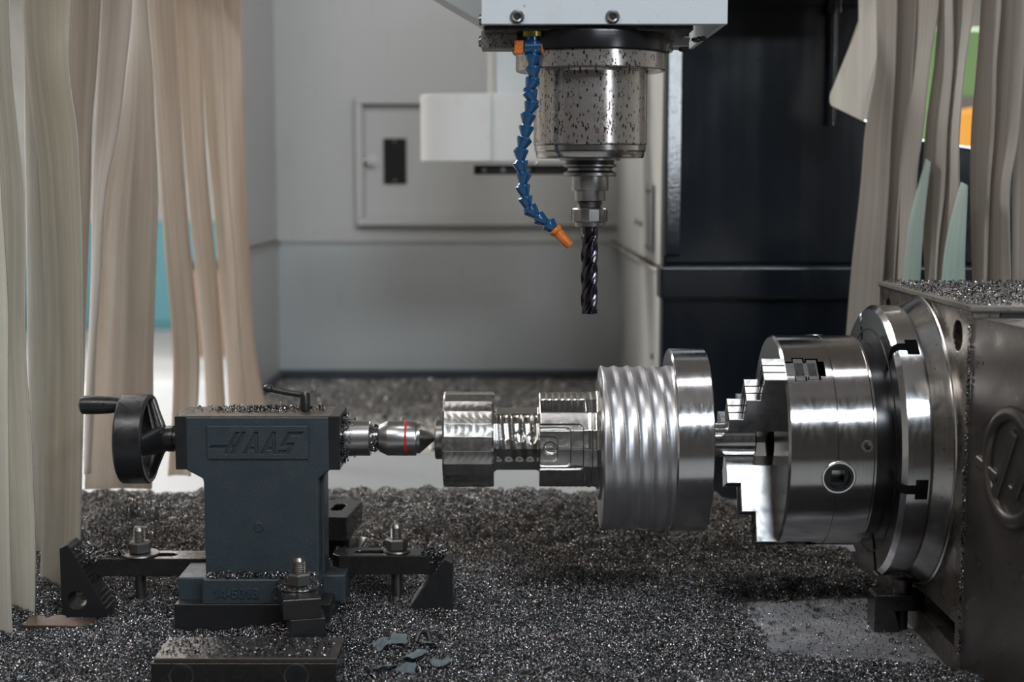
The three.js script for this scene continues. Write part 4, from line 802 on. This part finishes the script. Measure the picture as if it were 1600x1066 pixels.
  tops('chip_scatter', 'chips heaped behind the right clamp bar', [420, 460, 140], () => [rr(-146, -110), rr(40, 52) * 0.95, rr(-56, -36)], 2);
}
{ // brown crust of fine dirt on the wall ledges
  const crust = (label, n, place) => { const t = thing('dirt_crust', label, 'dirt'); t.userData.kind = 'stuff'; const g = new THREE.IcosahedronGeometry(1.6 * U, 0), m = new THREE.InstancedMesh(g, M.rust, n), q = new THREE.Matrix4(), Q = new THREE.Quaternion(); for (let i = 0; i < n; i++) { const [x, y, z] = place(), k = 0.5 + 1.6 * rnd() ** 2; Q.setFromEuler(new THREE.Euler(rr(0, 6), rr(0, 6), rr(0, 6))); m.setMatrixAt(i, q.compose(V(x * U, y * U, z * U), Q, V(k, k * 0.5, k))); } m.name = 'crumbs'; m.userData.kind = 'stuff'; t.add(m); };
  crust('brown crust of dirt along the ledge of the right side wall', 900, () => { const z = -1480 + 800 * Math.sqrt(rnd()), x = 173 + (z + 1488) / 848 * 4; return [x + rr(0, 8) * (0.6 + 0.6 * fbm(z / 40, 3)), 244.8, z]; });
  crust('brown crust of dirt along the ledge of the left side wall', 500, () => [rr(-417, -412), 244.8, rr(-1480, -1172)]);
}
{ // torn bits of blue-grey film lying in the chips
  const bits = [[-94, 104, 10, 16, 0.4], [-82, 96, 14, 12, 1.6], [-70, 118, 12, 18, 2.6], [-60, 92, 9, 14, 0.9], [-88, 138, 12, 20, 2.0], [-50, 134, 14, 12, 0.2], [-74, 142, 8, 14, 1.2]];
  bits.forEach(([x, z, w, l, a], i) => {
    const g = new THREE.PlaneGeometry(w, l, 8, 8).rotateX(-Math.PI / 2), p = g.attributes.position;
    for (let k = 0; k < p.count; k++) { const px = p.getX(k), pz = p.getZ(k); p.setXYZ(k, px + 2.5 * fbm(pz / 4, i, 2), 3 * fbm(px / 6, pz / 6, i * 3.3) + 2.2 * Math.sin(px / w * 3 + i), pz + 2.5 * fbm(px / 4, i, 6)); }
    g.rotateY(a); g.computeVertexNormals();
    const t = part('film_scrap', g, M.rag); t.position.set(x * U, (height(x, z) + 5) * U, z * U);
    tag(t, ['torn blue-grey film scrap at the left of the scraps', 'torn film scrap folded at the top of the scraps', 'torn film scrap in the middle of the scraps', 'small torn film scrap at the right top of the scraps', 'long torn film scrap near the bottom edge', 'torn film scrap at the right bottom of the scraps', 'narrow torn film scrap in the lower middle'][i], 'scrap', 'torn film scraps in the chips');
  });
  const c = thing('dark_curl', 'dark curled shaving standing out of the chips', 'shaving', [-70, 18, 92]);
  part('shaving', tube([[0, 0, 6], [3, 6, 0], [8, 5, -4], [11, -1, 4], [14, -4, 10]], 2, 30, 8).scale(1, 1, 0.6), M.blackOxide, c);
}
scene.traverse((o) => { if (o.isMesh || o.isLight) { o.castShadow = true; if (o.isMesh) o.receiveShadow = true; } });
renderer.render(scene, camera);
